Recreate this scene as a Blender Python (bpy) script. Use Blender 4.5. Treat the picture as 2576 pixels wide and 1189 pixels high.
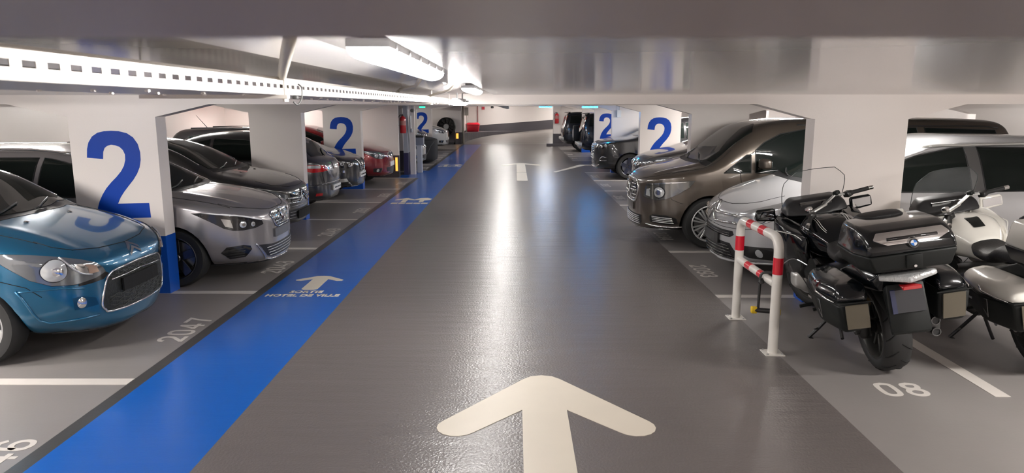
import bpy, bmesh, math, random
from mathutils import Vector, Matrix
from mathutils.bvhtree import BVHTree
from mathutils.geometry import delaunay_2d_cdt
random.seed(7)
for o in list(bpy.data.objects): bpy.data.objects.remove(o)
SC = bpy.context.scene
COL = SC.collection
PI = math.pi
EYE = 1.90
# ---------------------------------------------------------------- camera
cam_d = bpy.data.cameras.new('camera')
cam_d.sensor_fit = 'HORIZONTAL'; cam_d.sensor_width = 36.0
cam_d.lens = 1800.0/2576.0*36.0
cam_d.shift_x = -8.0/2576.0
cam_d.clip_start = 0.02; cam_d.clip_end = 200
cam_d.dof.use_dof = True; cam_d.dof.focus_distance = 7.0; cam_d.dof.aperture_fstop = 9.0
cam = bpy.data.objects.new('camera', cam_d); COL.objects.link(cam)
cam.location = (0, 0, EYE)
cam.rotation_euler = (PI/2 - math.atan(326.5/1800.0), 0, 0)
SC.camera = cam
# ---------------------------------------------------------------- world, view
SC.view_settings.view_transform = 'Standard'
SC.view_settings.look = 'None'
SC.view_settings.gamma = 1.0
SC.view_settings.use_curve_mapping = False
SC.view_settings.exposure = 0.0
w = bpy.data.worlds.new('world'); SC.world = w; w.use_nodes = True
w.node_tree.nodes['Background'].inputs[0].default_value = (0.9, 0.92, 1.0, 1)
w.node_tree.nodes['Background'].inputs[1].default_value = 0.02
SC.cycles.use_denoising = True
SC.cycles.max_bounces = 8; SC.cycles.diffuse_bounces = 5; SC.cycles.glossy_bounces = 4
SC.cycles.transmission_bounces = 6; SC.cycles.transparent_max_bounces = 12
SC.cycles.caustics_reflective = False; SC.cycles.caustics_refractive = False
SC.cycles.sample_clamp_indirect = 6.0
LAMP_LANE = 72.0      # emission of the lane tubes
LAMP_NEAR = 92.0      # the two tubes in front of the viewer
LAMP_BAY = 490.0      # emission of the tubes over the bays
# ---------------------------------------------------------------- materials
MATS = {}
def mat(name, col, rough=0.5, metal=0.0, coat=0.0, emit=None, es=0.0, alpha=1.0, trans=0.0, spec=0.5, bump=0.0, bscale=20.0, var=0.0, vscale=3.0, coat_r=0.03):
    if name in MATS: return MATS[name]
    m = bpy.data.materials.new(name); m.use_nodes = True
    nt = m.node_tree; b = nt.nodes['Principled BSDF']
    b.inputs['Base Color'].default_value = (*col, 1)
    b.inputs['Roughness'].default_value = rough
    b.inputs['Metallic'].default_value = metal
    b.inputs['Coat Weight'].default_value = coat
    b.inputs['Coat Roughness'].default_value = coat_r
    b.inputs['Specular IOR Level'].default_value = spec
    b.inputs['Transmission Weight'].default_value = trans
    b.inputs['Alpha'].default_value = alpha
    if emit:
        b.inputs['Emission Color'].default_value = (*emit, 1)
        b.inputs['Emission Strength'].default_value = es
    if bump or var:
        tc = nt.nodes.new('ShaderNodeTexCoord')
    if bump:
        n = nt.nodes.new('ShaderNodeTexNoise'); n.inputs['Scale'].default_value = bscale; n.inputs['Detail'].default_value = 3
        bp = nt.nodes.new('ShaderNodeBump'); bp.inputs['Strength'].default_value = bump; bp.inputs['Distance'].default_value = 0.01
        nt.links.new(tc.outputs['Object'], n.inputs['Vector'])
        nt.links.new(n.outputs['Fac'], bp.inputs['Height']); nt.links.new(bp.outputs['Normal'], b.inputs['Normal'])
    if var:
        n2 = nt.nodes.new('ShaderNodeTexNoise'); n2.inputs['Scale'].default_value = vscale; n2.inputs['Detail'].default_value = 6
        mx = nt.nodes.new('ShaderNodeMix'); mx.data_type = 'RGBA'
        mx.inputs['A'].default_value = (*[c*(1-var) for c in col], 1); mx.inputs['B'].default_value = (*[min(1, c*(1+var)) for c in col], 1)
        nt.links.new(tc.outputs['Object'], n2.inputs['Vector'])
        nt.links.new(n2.outputs['Fac'], mx.inputs['Factor']); nt.links.new(mx.outputs['Result'], b.inputs['Base Color'])
    MATS[name] = m; return m
def srgb(r, g, b):
    f = lambda c: (c/255/12.92) if c/255 <= 0.04045 else ((c/255+0.055)/1.055)**2.4
    return (f(r), f(g), f(b))
def floor_mat(name, col, rough, bump, bscale, streak=0.0, coat=0.0, dirt=0.12):
    """trowelled epoxy: fine orange peel, long roller waves, faint stains"""
    m = bpy.data.materials.new(name); m.use_nodes = True; nt = m.node_tree; L = nt.links.new
    b = nt.nodes['Principled BSDF']
    b.inputs['Roughness'].default_value = rough; b.inputs['Coat Weight'].default_value = coat; b.inputs['Coat Roughness'].default_value = 0.15
    tc = nt.nodes.new('ShaderNodeTexCoord')
    n = nt.nodes.new('ShaderNodeTexNoise'); n.inputs['Scale'].default_value = bscale; n.inputs['Detail'].default_value = 2
    mp = nt.nodes.new('ShaderNodeMapping'); mp.inputs['Scale'].default_value = (0.7, 5.0, 1)
    n3 = nt.nodes.new('ShaderNodeTexNoise'); n3.inputs['Scale'].default_value = 1.6; n3.inputs['Detail'].default_value = 4
    L(tc.outputs['Object'], n.inputs['Vector']); L(tc.outputs['Object'], mp.inputs['Vector']); L(mp.outputs['Vector'], n3.inputs['Vector'])
    b1 = nt.nodes.new('ShaderNodeBump'); b1.inputs['Strength'].default_value = bump; b1.inputs['Distance'].default_value = 0.004
    b2 = nt.nodes.new('ShaderNodeBump'); b2.inputs['Strength'].default_value = streak; b2.inputs['Distance'].default_value = 0.02
    L(n3.outputs['Fac'], b2.inputs['Height']); L(n.outputs['Fac'], b1.inputs['Height']); L(b2.outputs['Normal'], b1.inputs['Normal'])
    L(b1.outputs['Normal'], b.inputs['Normal']); L(b1.outputs['Normal'], b.inputs['Coat Normal'])
    n2 = nt.nodes.new('ShaderNodeTexNoise'); n2.inputs['Scale'].default_value = 0.9; n2.inputs['Detail'].default_value = 8; n2.inputs['Roughness'].default_value = 0.65
    L(tc.outputs['Object'], n2.inputs['Vector'])
    mx = nt.nodes.new('ShaderNodeMix'); mx.data_type = 'RGBA'
    mx.inputs['A'].default_value = (*[c*(1-dirt) for c in col], 1); mx.inputs['B'].default_value = (*[min(1, c*(1+dirt)) for c in col], 1)
    L(n2.outputs['Fac'], mx.inputs['Factor']); L(mx.outputs['Result'], b.inputs['Base Color'])
    MATS[name] = m; return m
# ---------------------------------------------------------------- mesh helpers
def link(name, me, mats=None, parent=None, smooth=None):
    o = bpy.data.objects.new(name, me)
    for m in (mats if isinstance(mats, (list, tuple)) else [mats] if mats else []): me.materials.append(m)
    COL.objects.link(o)
    if parent: o.parent = parent
    if smooth is not None:
        me.polygons.foreach_set('use_smooth', [True]*len(me.polygons))
        if smooth < 3: me.set_sharp_from_angle(angle=smooth)
    return o
def obj(name, bm, mats=None, parent=None, smooth=None, loc=None):
    me = bpy.data.meshes.new(name); bm.to_mesh(me); bm.free()
    o = link(name, me, mats, parent, smooth)
    if loc: o.location = loc
    return o
def tag(o, label=None, cat=None, group=None, kind=None):
    if label: o['label'] = label
    if cat: o['category'] = cat
    if group: o['group'] = group
    if kind: o['kind'] = kind
    return o
def thing(name, label, cat, loc=(0, 0, 0), rz=0, group=None):
    o = bpy.data.objects.new(name, None); COL.objects.link(o); o.empty_display_size = 0.1
    o.location = loc; o.rotation_euler = (0, 0, rz)
    return tag(o, label, cat, group)
def copy_tree(o, parent=None):
    c = o.copy(); COL.objects.link(c); c.parent = parent
    if parent: c.matrix_parent_inverse = o.matrix_parent_inverse.copy()
    for ch in list(o.children): copy_tree(ch, c)
    return c
def B(): return bmesh.new()
def box(bm, x0, x1, y0, y1, z0, z1, mi=0, bev=0):
    vs = [bm.verts.new((x, y, z)) for x in (x0, x1) for y in (y0, y1) for z in (z0, z1)]
    fs = []
    for q in ((0, 1, 3, 2), (4, 6, 7, 5), (0, 4, 5, 1), (2, 3, 7, 6), (0, 2, 6, 4), (1, 5, 7, 3)):
        f = bm.faces.new([vs[i] for i in q]); f.material_index = mi; fs.append(f)
    if bev:
        es = list({e for f in fs for e in f.edges})
        bmesh.ops.bevel(bm, geom=es, offset=bev, segments=2, profile=0.7, affect='EDGES', clamp_overlap=True)
    return bm
def tube(bm, pts, r, n=10, cap=True, mi=0, rs=None):
    pts = [Vector(p) for p in pts]; rings = []; N = len(pts)
    up = None
    for i, p in enumerate(pts):
        d = (pts[min(i+1, N-1)] - pts[max(i-1, 0)])
        if d.length < 1e-9: d = Vector((0, 0, 1))
        d.normalize()
        if up is None:
            up = Vector((0, 0, 1)) if abs(d.z) < 0.9 else Vector((1, 0, 0))
        a = d.cross(up)
        if a.length < 1e-6: a = d.orthogonal()
        a.normalize(); b = a.cross(d); up = b if abs(b.dot(d)) < .5 else up
        rr = rs[i] if rs else r
        rings.append([bm.verts.new(p + (a*math.cos(2*PI*k/n) + b*math.sin(2*PI*k/n))*rr) for k in range(n)])
    for i in range(N-1):
        for k in range(n):
            f = bm.faces.new((rings[i][k], rings[i][(k+1) % n], rings[i+1][(k+1) % n], rings[i+1][k])); f.material_index = mi
    if cap:
        bm.faces.new(rings[0][::-1]).material_index = mi; bm.faces.new(rings[-1]).material_index = mi
    return bm
def cyl(bm, p, q, r, n=24, mi=0): return tube(bm, [p, q], r, n, True, mi)
def bend(pts, rad, k=6):
    """round the corners of a polyline"""
    pts = [Vector(p) for p in pts]; out = [pts[0]]
    for i in range(1, len(pts)-1):
        a, b, c = pts[i-1], pts[i], pts[i+1]
        d1 = (a-b); d2 = (c-b); r = min(rad, d1.length*.49, d2.length*.49)
        p = b + d1.normalized()*r; q = b + d2.normalized()*r
        for j in range(k+1):
            t = j/k; out.append(p*(1-t)**2 + b*2*t*(1-t) + q*t*t)
    out.append(pts[-1]); return out
def lathe(bm, prof, n=32, axis='Y', c=(0, 0, 0), mi=0, closed=False):
    """prof: (radius, along) pairs"""
    c = Vector(c); rings = []
    for r, h in prof:
        ring = []
        for k in range(n):
            a = 2*PI*k/n; u, v = r*math.cos(a), r*math.sin(a)
            p = {'Y': (u, h, v), 'X': (h, u, v), 'Z': (u, v, h)}[axis]
            ring.append(bm.verts.new(c + Vector(p)))
        rings.append(ring)
    m = len(rings)
    for i in range(m if closed else m-1):
        for k in range(n):
            f = bm.faces.new((rings[i][k], rings[i][(k+1) % n], rings[(i+1) % m][(k+1) % n], rings[(i+1) % m][k])); f.material_index = mi
    if not closed:
        for ring in (rings[0], rings[-1]):
            try: bm.faces.new(ring).material_index = mi
            except ValueError: pass
    return bm
def recalc(bm):
    bmesh.ops.remove_doubles(bm, verts=bm.verts, dist=1e-5)
    bmesh.ops.recalc_face_normals(bm, faces=bm.faces); return bm
def hull(bm, pts, bev=0.0, seg=3, mi=0):
    t = bmesh.new()
    for p in pts: t.verts.new(p)
    r = bmesh.ops.convex_hull(t, input=t.verts)
    bmesh.ops.delete(t, geom=[v for v in t.verts if not v.link_faces], context='VERTS')
    bmesh.ops.dissolve_limit(t, angle_limit=0.05, verts=t.verts, edges=t.edges)
    if bev: bmesh.ops.bevel(t, geom=list(t.edges), offset=bev, segments=seg, profile=0.5, affect='EDGES', clamp_overlap=True)
    for f in t.faces: f.material_index = mi
    me = bpy.data.meshes.new('t'); t.to_mesh(me); t.free(); bm.from_mesh(me); bpy.data.meshes.remove(me)
    return bm
def prism(bm, poly, z0, z1, mi=0, T=None):
    """poly in xy, extruded z0..z1 (T maps (x,y,z) to a world point)"""
    T = T or (lambda x, y, z: (x, y, z))
    a = [bm.verts.new(T(x, y, z0)) for x, y in poly]; b = [bm.verts.new(T(x, y, z1)) for x, y in poly]
    n = len(poly)
    fs = [bm.faces.new(a[::-1]), bm.faces.new(b)]
    for i in range(n): fs.append(bm.faces.new((a[i], a[(i+1) % n], b[(i+1) % n], b[i])))
    for f in fs: f.material_index = mi; f.normal_update()
    bmesh.ops.triangulate(bm, faces=fs[:2]); return bm
def catmull(pts, k=6, closed=True):
    n = len(pts); out = []
    for i in range(n if closed else n-1):
        g = (lambda j: pts[j % n]) if closed else (lambda j: pts[min(max(j, 0), n-1)])
        p0, p1, p2, p3 = g(i-1), g(i), g(i+1), g(i+2)
        for j in range(k):
            t = j/k
            out.append(tuple(0.5*((2*b)+(-a+c)*t+(2*a-5*b+4*c-d)*t*t+(-a+3*b-3*c+d)*t**3) for a, b, c, d in zip(p0, p1, p2, p3)))
    if not closed: out.append(tuple(pts[-1]))
    return out
def text_mesh(s, size, xs=1.0, bold=0.0, gap=1.0):
    cu = bpy.data.curves.new('t', 'FONT'); cu.body = s; cu.size = size; cu.align_x = 'CENTER'; cu.align_y = 'CENTER'
    cu.offset = bold; cu.space_character = gap; cu.resolution_u = 4
    o = bpy.data.objects.new('t', cu); COL.objects.link(o)
    bpy.context.view_layer.update()
    me = bpy.data.meshes.new_from_object(o.evaluated_get(bpy.context.evaluated_depsgraph_get()))
    bpy.data.objects.remove(o); bpy.data.curves.remove(cu)
    for v in me.vertices: v.co.x *= xs
    return me
def stencil(name, s, size, m, parent, loc, rot, xs=1.0, bold=0.0, gap=1.0, th=0.0015, label=None):
    """flat painted lettering, rot = (rx, ry, rz)"""
    me = text_mesh(s, size, xs, bold, gap); bm = bmesh.new(); bm.from_mesh(me); bpy.data.meshes.remove(me)
    r = bmesh.ops.extrude_face_region(bm, geom=list(bm.faces)); 
    bmesh.ops.translate(bm, vec=(0, 0, th), verts=[v for v in r['geom'] if isinstance(v, bmesh.types.BMVert)])
    bmesh.ops.recalc_face_normals(bm, faces=bm.faces)
    o = obj(name, bm, m, parent); o.location = loc; o.rotation_euler = rot
    if label: o['label'] = label
    return o
DIG = {  # centre lines of the stencilled digits on a 0.6 x 1 cell
 '0': [[(.30, .93), (.12, .84), (.08, .5), (.12, .16), (.30, .07), (.48, .16), (.52, .5), (.48, .84), (.30, .93)]],
 '1': [[(.14, .76), (.32, .93), (.32, .0)]],
 '2': [[(.07, .70), (.12, .86), (.30, .93), (.48, .86), (.52, .69), (.44, .48), (.24, .26), (.08, .07)], [(.03, .07), (.57, .07)]],
 '3': [[(.07, .76), (.16, .90), (.30, .93), (.46, .87), (.50, .72), (.42, .58), (.24, .53)], [(.24, .53), (.44, .47), (.52, .29), (.46, .13), (.30, .07), (.14, .11), (.06, .25)]],
 '4': [[(.40, .0), (.40, .93)], [(.385, .90), (.075, .29)], [(.0, .27), (.59, .27)]],
 '5': [[(.52, .93), (.13, .93), (.10, .55), (.30, .62), (.48, .52), (.52, .32), (.44, .13), (.28, .07), (.12, .12), (.05, .24)]],
 '6': [[(.50, .80), (.40, .91), (.28, .93), (.12, .80), (.08, .45), (.10, .18), (.28, .07), (.46, .14), (.52, .32), (.46, .50), (.30, .57), (.14, .48), (.09, .36)]],
 '7': [[(.03, .93), (.55, .93), (.38, .55), (.24, .0)]],
 '8': [[(.30, .93), (.14, .87), (.10, .73), (.16, .59), (.30, .53), (.44, .59), (.50, .73), (.46, .87), (.30, .93)], [(.30, .53), (.14, .46), (.07, .29), (.14, .13), (.30, .07), (.46, .13), (.53, .29), (.46, .46), (.30, .53)]],
 '9': [[(.10, .20), (.20, .09), (.32, .07), (.48, .20), (.52, .55), (.50, .82), (.32, .93), (.14, .86), (.08, .68), (.14, .50), (.30, .43), (.46, .52), (.51, .64)]]}
def ribbon(bm, pts, w, z=0.0, th=.0015):
    P2 = [Vector(p) for p in pts]; n = len(P2); L = []; R = []
    for i in range(n):
        d1 = (P2[i]-P2[i-1]).normalized() if i else (P2[1]-P2[0]).normalized()
        d2 = (P2[i+1]-P2[i]).normalized() if i < n-1 else d1
        if n > 2 and (P2[0]-P2[-1]).length < 1e-6:
            if i == 0: d1 = (P2[-1]-P2[-2]).normalized()
            if i == n-1: d2 = (P2[1]-P2[0]).normalized()
        n1 = Vector((-d1.y, d1.x)); n2 = Vector((-d2.y, d2.x)); m = n1+n2
        m = m.normalized() if m.length > .2 else n1
        k = w/2/max(.45, m.dot(n1)); L.append(P2[i]+m*k); R.append(P2[i]-m*k)
    A = [[bm.verts.new((p.x, p.y, zz)) for p in S] for S in (L, R) for zz in (z, z+th)]
    for i in range(n-1):
        bm.faces.new((A[1][i], A[3][i], A[3][i+1], A[1][i+1])); bm.faces.new((A[0][i], A[1][i], A[1][i+1], A[0][i+1])); bm.faces.new((A[2][i], A[2][i+1], A[3][i+1], A[3][i]))
    bm.faces.new((A[0][0], A[2][0], A[3][0], A[1][0])); bm.faces.new((A[0][-1], A[1][-1], A[3][-1], A[2][-1]))
def digits(name, s, h, m, parent, loc, rz, adv=.66, wid=1.0, w=.145):
    bm = B(); x = -adv*len(s)/2*h*wid
    for ch in s:
        for si, st in enumerate(DIG[ch]):
            sharp = ch in '147' or len(st) == 2
            pts = st if sharp else catmull(st, 5, closed=False)
            ribbon(bm, [((px+.03)*h*wid+x, (py-.5)*h) for px, py in pts], w*h, 0, .0012+.0004*si)
        x += adv*h*wid
    bmesh.ops.recalc_face_normals(bm, faces=bm.faces)
    for f in bm.faces:
        if abs(f.normal.z) > .9 and f.normal.z < 0: f.normal_flip()
    o = obj(name, bm, m, parent); o.location = loc; o.rotation_euler = (0, 0, rz); return o
# ================================================================ shared materials
WHITE = mat('white_wall_paint', srgb(224, 216, 211), .38, var=.035, vscale=1.2, bump=.06, bscale=90)
CEIL = mat('grey_white_gloss_ceiling', srgb(238, 233, 230), .27, var=.03, vscale=1.0, bump=.05, bscale=7, coat=.85, coat_r=.13)
BLUEW = mat('blue_wall_paint', srgb(10, 76, 172), .4, var=.04, vscale=2, bump=.05, bscale=60, coat=.1, coat_r=.2)
DARKW = mat('anthracite_wall_paint', srgb(72, 68, 72), .4, var=.05, vscale=2)
NUMB = mat('blue_number_paint', srgb(2, 60, 160), .5, spec=.2)
F_LANE = floor_mat('dark_grey_epoxy', srgb(97, 91, 89), .36, .7, 60, .42, .38)
F_BAY = floor_mat('mid_grey_epoxy', srgb(128, 123, 121), .40, .12, 60, .06, .12)
F_BAND = floor_mat('charcoal_epoxy_band', srgb(62, 60, 58), .38, .12, 60, .05, .1)
F_BLUE = floor_mat('blue_epoxy_walkway', srgb(0, 84, 170), .32, .10, 50, .10, .25, dirt=.06)
F_RAMP = floor_mat('pale_ramp_epoxy', srgb(116, 110, 106), .34, .15, 60, .1, .2)
PAINT = mat('cream_road_paint', srgb(202, 193, 178), .42, var=.04, vscale=5)
PAINTG = mat('grey_white_road_paint', srgb(196, 190, 184), .45, var=.06, vscale=6)
CHROME = mat('chrome', (.82, .82, .82), .08, 1.0)
STEEL = mat('brushed_steel', (.6, .6, .6), .3, 1.0)
BLACKP = mat('black_plastic', (.012, .012, .013), .45)
BLACKG = mat('gloss_black', (.008, .008, .009), .12, coat=.6)
RUBBER = mat('black_rubber', (.013, .013, .013), .72, bump=.1, bscale=60)
XL, XB1, XB0, XR = -2.70, -2.60, -1.72, 2.05
Y0, YF = -3.0, 37.2
# ================================================================ floor
def strip(bm, x0, x1, y0, y1, mi):
    f = bm.faces.new([bm.verts.new(p) for p in ((x0, y0, 0), (x1, y0, 0), (x1, y1, 0), (x0, y1, 0))]); f.material_index = mi
bm = B()
strip(bm, -8.6, XL, Y0, 19.36, 1); strip(bm, -8.6, -3.2, 19.36, 21.6, 1); strip(bm, -3.2, XL, 19.36, 21.6, 3); strip(bm, -8.6, XL, 21.6, YF, 1)
strip(bm, XL, XB1, Y0, 19.36, 2); strip(bm, XL, XB1, 19.36, 21.6, 3); strip(bm, XL, XB1, 21.6, YF, 2)
strip(bm, XB1, XB0, Y0, 36.6, 3); strip(bm, XB1, XB0, 36.6, YF, 0)
strip(bm, XB0, XR, Y0, YF, 0)
strip(bm, XR, 14, Y0, 21.05, 1); strip(bm, XR, 3.6, 21.05, 25.57, 0); strip(bm, 3.6, 14, 21.05, 25.57, 1); strip(bm, XR, 14, 25.57, YF, 1)
# slab body under the paint
box(bm, -8.6, 14, Y0, YF, -.25, -.004, 1)
# ramp beyond the end of the lane, rising to the right and away
NXR, NYR = 40, 16
def ramp_z(x, y):
    t = min(1, max(0, (y-YF)/4.0)); s = t*t*(3-2*t)
    return s*(.28 + .085*(x+2.0)) if x > -2.6 else s*.20
g = [[bm.verts.new((-8.6+22.6*i/NXR, YF+9.0*j/NYR, ramp_z(-8.6+22.6*i/NXR, YF+9.0*j/NYR))) for i in range(NXR+1)] for j in range(NYR+1)]
for j in range(NYR):
    for i in range(NXR):
        bm.faces.new((g[j][i], g[j][i+1], g[j+1][i+1], g[j+1][i])).material_index = 4
floor = obj('floor', bm, [F_LANE, F_BAY, F_BAND, F_BLUE, F_RAMP]); floor['kind'] = 'structure'
def fpaint(name, poly, m=PAINT, z=0.0, label=None):
    bm = B(); prism(bm, poly, z+.0005, z+.003); o = obj(name, recalc(bm), m, floor)
    if label: o['label'] = label
    return o
def rect(x0, x1, y0, y1): return [(x0, y0), (x1, y0), (x1, y1), (x0, y1)]
# bay dividing lines
LYL = [4.76, 7.22, 9.55, 12.09, 14.28, 16.68, 19.30, 21.70, 23.77, 26.12, 28.28, 30.97, 33.2]
LYR = [7.06, 9.33, 11.6, 13.90, 16.32, 18.61, 21.05, 25.60, 27.9, 30.1, 32.4]
def lane_arrow(y_tip):
    """straight-on arrow: rounded tip, two round-ended arms, long stem in two pieces"""
    cx = .187; hw = .142
    poly = [(cx-hw, y_tip-3.42), (cx+hw, y_tip-3.42), (cx+hw, y_tip-.595)]
    ex, ey, er = .722-cx, .84, .125   # arm end centre (right), arm end radius
    # inner edge of right arm
    dx, dy = ex-.02, -(ey-.18); L = math.hypot(dx, dy); nx, ny = -dy/L, dx/L
    A = [(cx+ex - nx*er, y_tip-ey-ny*er)]
    a0 = math.atan2(-ny, -nx)
    for k in range(1, 9):
        a = a0 + PI*k/8; A.append((cx+ex+er*math.cos(a), y_tip-ey+er*math.sin(a)))
    T = [(cx+.13, y_tip-.075), (cx+.075, y_tip-.02), (cx, y_tip)]
    right = A+T
    left = [(2*cx-x, y) for x, y in right[::-1]][1:]
    poly = poly + right + left + [(cx-hw, y_tip-.595)]
    poly2 = rect(cx-hw, cx+hw, y_tip-5.95, y_tip-3.50)
    poly2 = [(cx-hw+.03, y_tip-5.95), (cx+hw-.03, y_tip-5.95), (cx+hw, y_tip-5.9), (cx+hw, y_tip-3.53), (cx+hw-.03, y_tip-3.50), (cx-hw+.03, y_tip-3.50), (cx-hw, y_tip-3.53), (cx-hw, y_tip-5.9)]
    bm = B(); prism(bm, poly, .0005, .003); prism(bm, poly2, .0005, .003)
    return obj('lane_arrow', recalc(bm), PAINT, floor)
lane_arrow(4.88); lane_arrow(24.53)
for y in LYL: fpaint('bay_line', rect(-4.3 if y > 10 else -8.0, XL, y-.055, y+.055), PAINTG)
for y in LYR: fpaint('bay_line', rect(XR, 7.2, y-.055, y+.055), PAINTG)
fpaint('bay_line', [(3.195, 4.494), (3.299, 4.494), (3.32, 7.0), (3.21, 7.0)], PAINTG)
fpaint('bay_line', rect(4.32, 4.42, 4.494, 7.0), PAINTG)
# stop line crossing toward the right exit
fpaint('exit_line', [(1.20, 21.0), (2.30, 23.55), (6.5, 23.75), (6.5, 23.95), (2.15, 23.85), (1.12, 21.15)], PAINT)
# bay numbers
for s, y in (('2046', 3.55), ('2047', 5.97), ('2048', 8.42), ('2049', 10.85), ('2050', 13.2), ('2051', 15.55), ('2052', 18.0), ('2053', 22.6), ('2054', 24.9), ('2055', 27.2), ('2056', 29.6)):
    digits('bay_number', s, .225, PAINTG, floor, (XL-.155, y, .0008), PI/2, .72, 1.08)
for s, y in (('2093', 8.2), ('2094', 10.5), ('2095', 12.75), ('2096', 15.1), ('2097', 17.5), ('2098', 19.8), ('2099', 26.7), ('2100', 29.0)):
    digits('bay_number', s, .20, PAINTG, floor, (XR+.165, y, .0008), -PI/2, .72, 1.15)
digits('bay_number', '08', .235, PAINTG, floor, (2.645, 4.622, .0008), 0, .74, 1.02, .16)
# walkway arrow and lettering
def path_arrow(cx, y_tip, s=1.0):
    P = [(0, 0), (.07, -.012), (.11, -.05), (.262, -.185), (.255, -.225), (.20, -.235), (.085, -.15), (.085, -.60), (.055, -.63), (-.055, -.63), (-.085, -.60), (-.085, -.15), (-.20, -.235), (-.255, -.225), (-.262, -.185), (-.11, -.05), (-.07, -.012)]
    fpaint('walkway_arrow', [(cx+x*s, y_tip+y*s) for x, y in P])
path_arrow(-2.178, 7.95)
stencil('walkway_lettering', 'SORTIE', .125, PAINT, floor, (-2.178, 7.235, .0008), (0, 0, 0), .80, .006, 1.08)
stencil('walkway_lettering', 'HOTEL DE VILLE', .125, PAINT, floor, (-2.178, 7.095, .0008), (0, 0, 0), .80, .006, 1.04)
def pictogram(cx, y):
    """dashed ground bar with an arrow and a round-topped figure above"""
    bm = B()
    for k in range(5): prism(bm, [(cx-.36+.15*k, y), (cx-.235+.15*k, y), (cx-.225+.15*k, y+.16), (cx-.35+.15*k, y+.16)], .0005, .003)
    prism(bm, [(cx-.20, y+.22), (cx-.10, y+.22), (cx-.10, y+.62), (cx+.05, y+.55), (cx+.05, y+.62), (cx-.13, y+.92), (cx-.17, y+.92), (cx-.36, y+.62), (cx-.36, y+.55), (cx-.20, y+.62)], .0005, .003)
    prism(bm, [(cx+.16, y+.30), (cx+.25, y+.30), (cx+.25, y+.52), (cx+.36, y+.60), (cx+.38, y+.78), (cx+.28, y+.93), (cx+.12, y+.90), (cx+.06, y+.74), (cx+.02, y+.60), (cx+.16, y+.55)], .0005, .003)
    obj('walkway_pictogram', recalc(bm), PAINT, floor)
pictogram(-2.12, 14.1); pictogram(-2.12, 23.0)
# ================================================================ ceiling, walls
CZ, BZ = 2.012, 1.924
def wallbox(name, x0, x1, y0, y1, z0, z1, m=WHITE, base=True, bh=.60, faces=None):
    bm = B(); box(bm, x0, x1, y0, y1, z0, z1)
    o = obj(name, bm, m); o['kind'] = 'structure'
    return o
bm = B()
box(bm, -8.8, 14.2, Y0-.2, .285, CZ, CZ+.25); box(bm, -8.8, 14.2, 7.05, 47, CZ, CZ+.25)
# between the first two beams the slab has a shallow lighting trough over the lane
prism(bm, [(-8.8, CZ), (-.56, CZ), (-.44, 2.046), (-.25, 2.048), (-.21, CZ), (14.2, CZ), (14.2, CZ+.25), (-8.8, CZ+.25)], .285, 7.05, T=lambda x, z, y: (x, y, z))
recalc(bm); ceiling = obj('ceiling', bm, CEIL); ceiling['kind'] = 'structure'
wallbox('wall_left', -8.0, -7.8, Y0, 37.2, 0, CZ)
wallbox('wall_right', 13.0, 13.2, Y0, 46, 0, CZ)
wallbox('wall_back', -8.0, 13.2, Y0-.2, Y0, 0, CZ)
# far wall behind the ramp, with its dark dado following the ramp
bm = B(); box(bm, -8.0, 13.2, 42.4, 42.6, 0, CZ)
wf = obj('wall_far', bm, WHITE); wf['kind'] = 'structure'
bm = B()
v = []
pts = [(-8, .1, .78), (-3.2, .12, .80), (-2.2, .14, .82), (2.6, .44, 1.17), (13.2, 1.3, 1.95)]
a = [bm.verts.new((x, 42.37, z0)) for x, z0, z1 in pts]; b = [bm.verts.new((x, 42.37, z1)) for x, z0, z1 in pts]
c_ = [bm.verts.new((x, 42.41, z1)) for x, z0, z1 in pts]
for i in range(len(pts)-1):
    bm.faces.new((a[i], a[i+1], b[i+1], b[i])); bm.faces.new((b[i], b[i+1], c_[i+1], c_[i]))
o = obj('baseboard_far', bm, DARKW); o['kind'] = 'structure'
# ================================================================ pillars with haunches
TWO = [(577,405),(582,365),(592,335),(612,308),(640,291),(672,284),(706,282),(742,284),(780,293),(808,312),(828,342),(836,380),(835,415),(827,448),(812,478),(790,508),(765,535),(741,562),(720,590),(705,618),(857,615),(860,683),(595,692),(598,668),(605,638),(616,608),(634,576),(656,546),(682,519),(710,494),(735,468),(752,442),(761,415),(762,390),(754,370),(740,356),(722,349),(700,346),(682,350),(667,360),(658,378),(654,411)]
def two_poly(x0, x1, z0, z1):
    return [(x0+(x-577)/(860-577)*(x1-x0), z1-(y-282)/(688-282)*(z1-z0)) for x, y in TWO]
npil = 0
BLK = []
def pillar(side, y, two, label, base=BLUEW, xi=None, xo=None, ext=None):
    """wall-like pier, face toward the camera, blue dado band, painted 2"""
    if side < 0: x0, x1 = (xo or -4.43), (xi or -3.56)
    else: x0, x1 = (xi or 2.80), (xo or 3.71)
    t = thing('concrete_pillar', label, 'pillar', ((x0+x1)/2, y, 0))
    X0, X1 = x0-(x0+x1)/2, x1-(x0+x1)/2
    bm = B(); box(bm, X0, X1, 0, .21, .605, 1.80 if side < 0 else 1.785); 
    obj('shaft', bm, WHITE, t)
    bm = B(); box(bm, X0-.001, X1+.001, -.001, .211, 0, .605)
    o = obj('painted_base', bm, base, t); o['label'] = 'dark grey painted base' if base is DARKW else 'blue painted base'
    if two:
        # figure sits slightly right of the pier's middle
        px0 = X0+.155*(X1-X0)/.87; px1 = px0+.585
        bm = B(); prism(bm, two_poly(px0, px1, .785, 1.665), 0, .002, T=lambda x, z, d: (x, -.0005-d, z))
        o = obj('painted_number', recalc(bm), NUMB, t); o['label'] = 'large blue figure 2'
    return t, x0, x1
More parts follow.
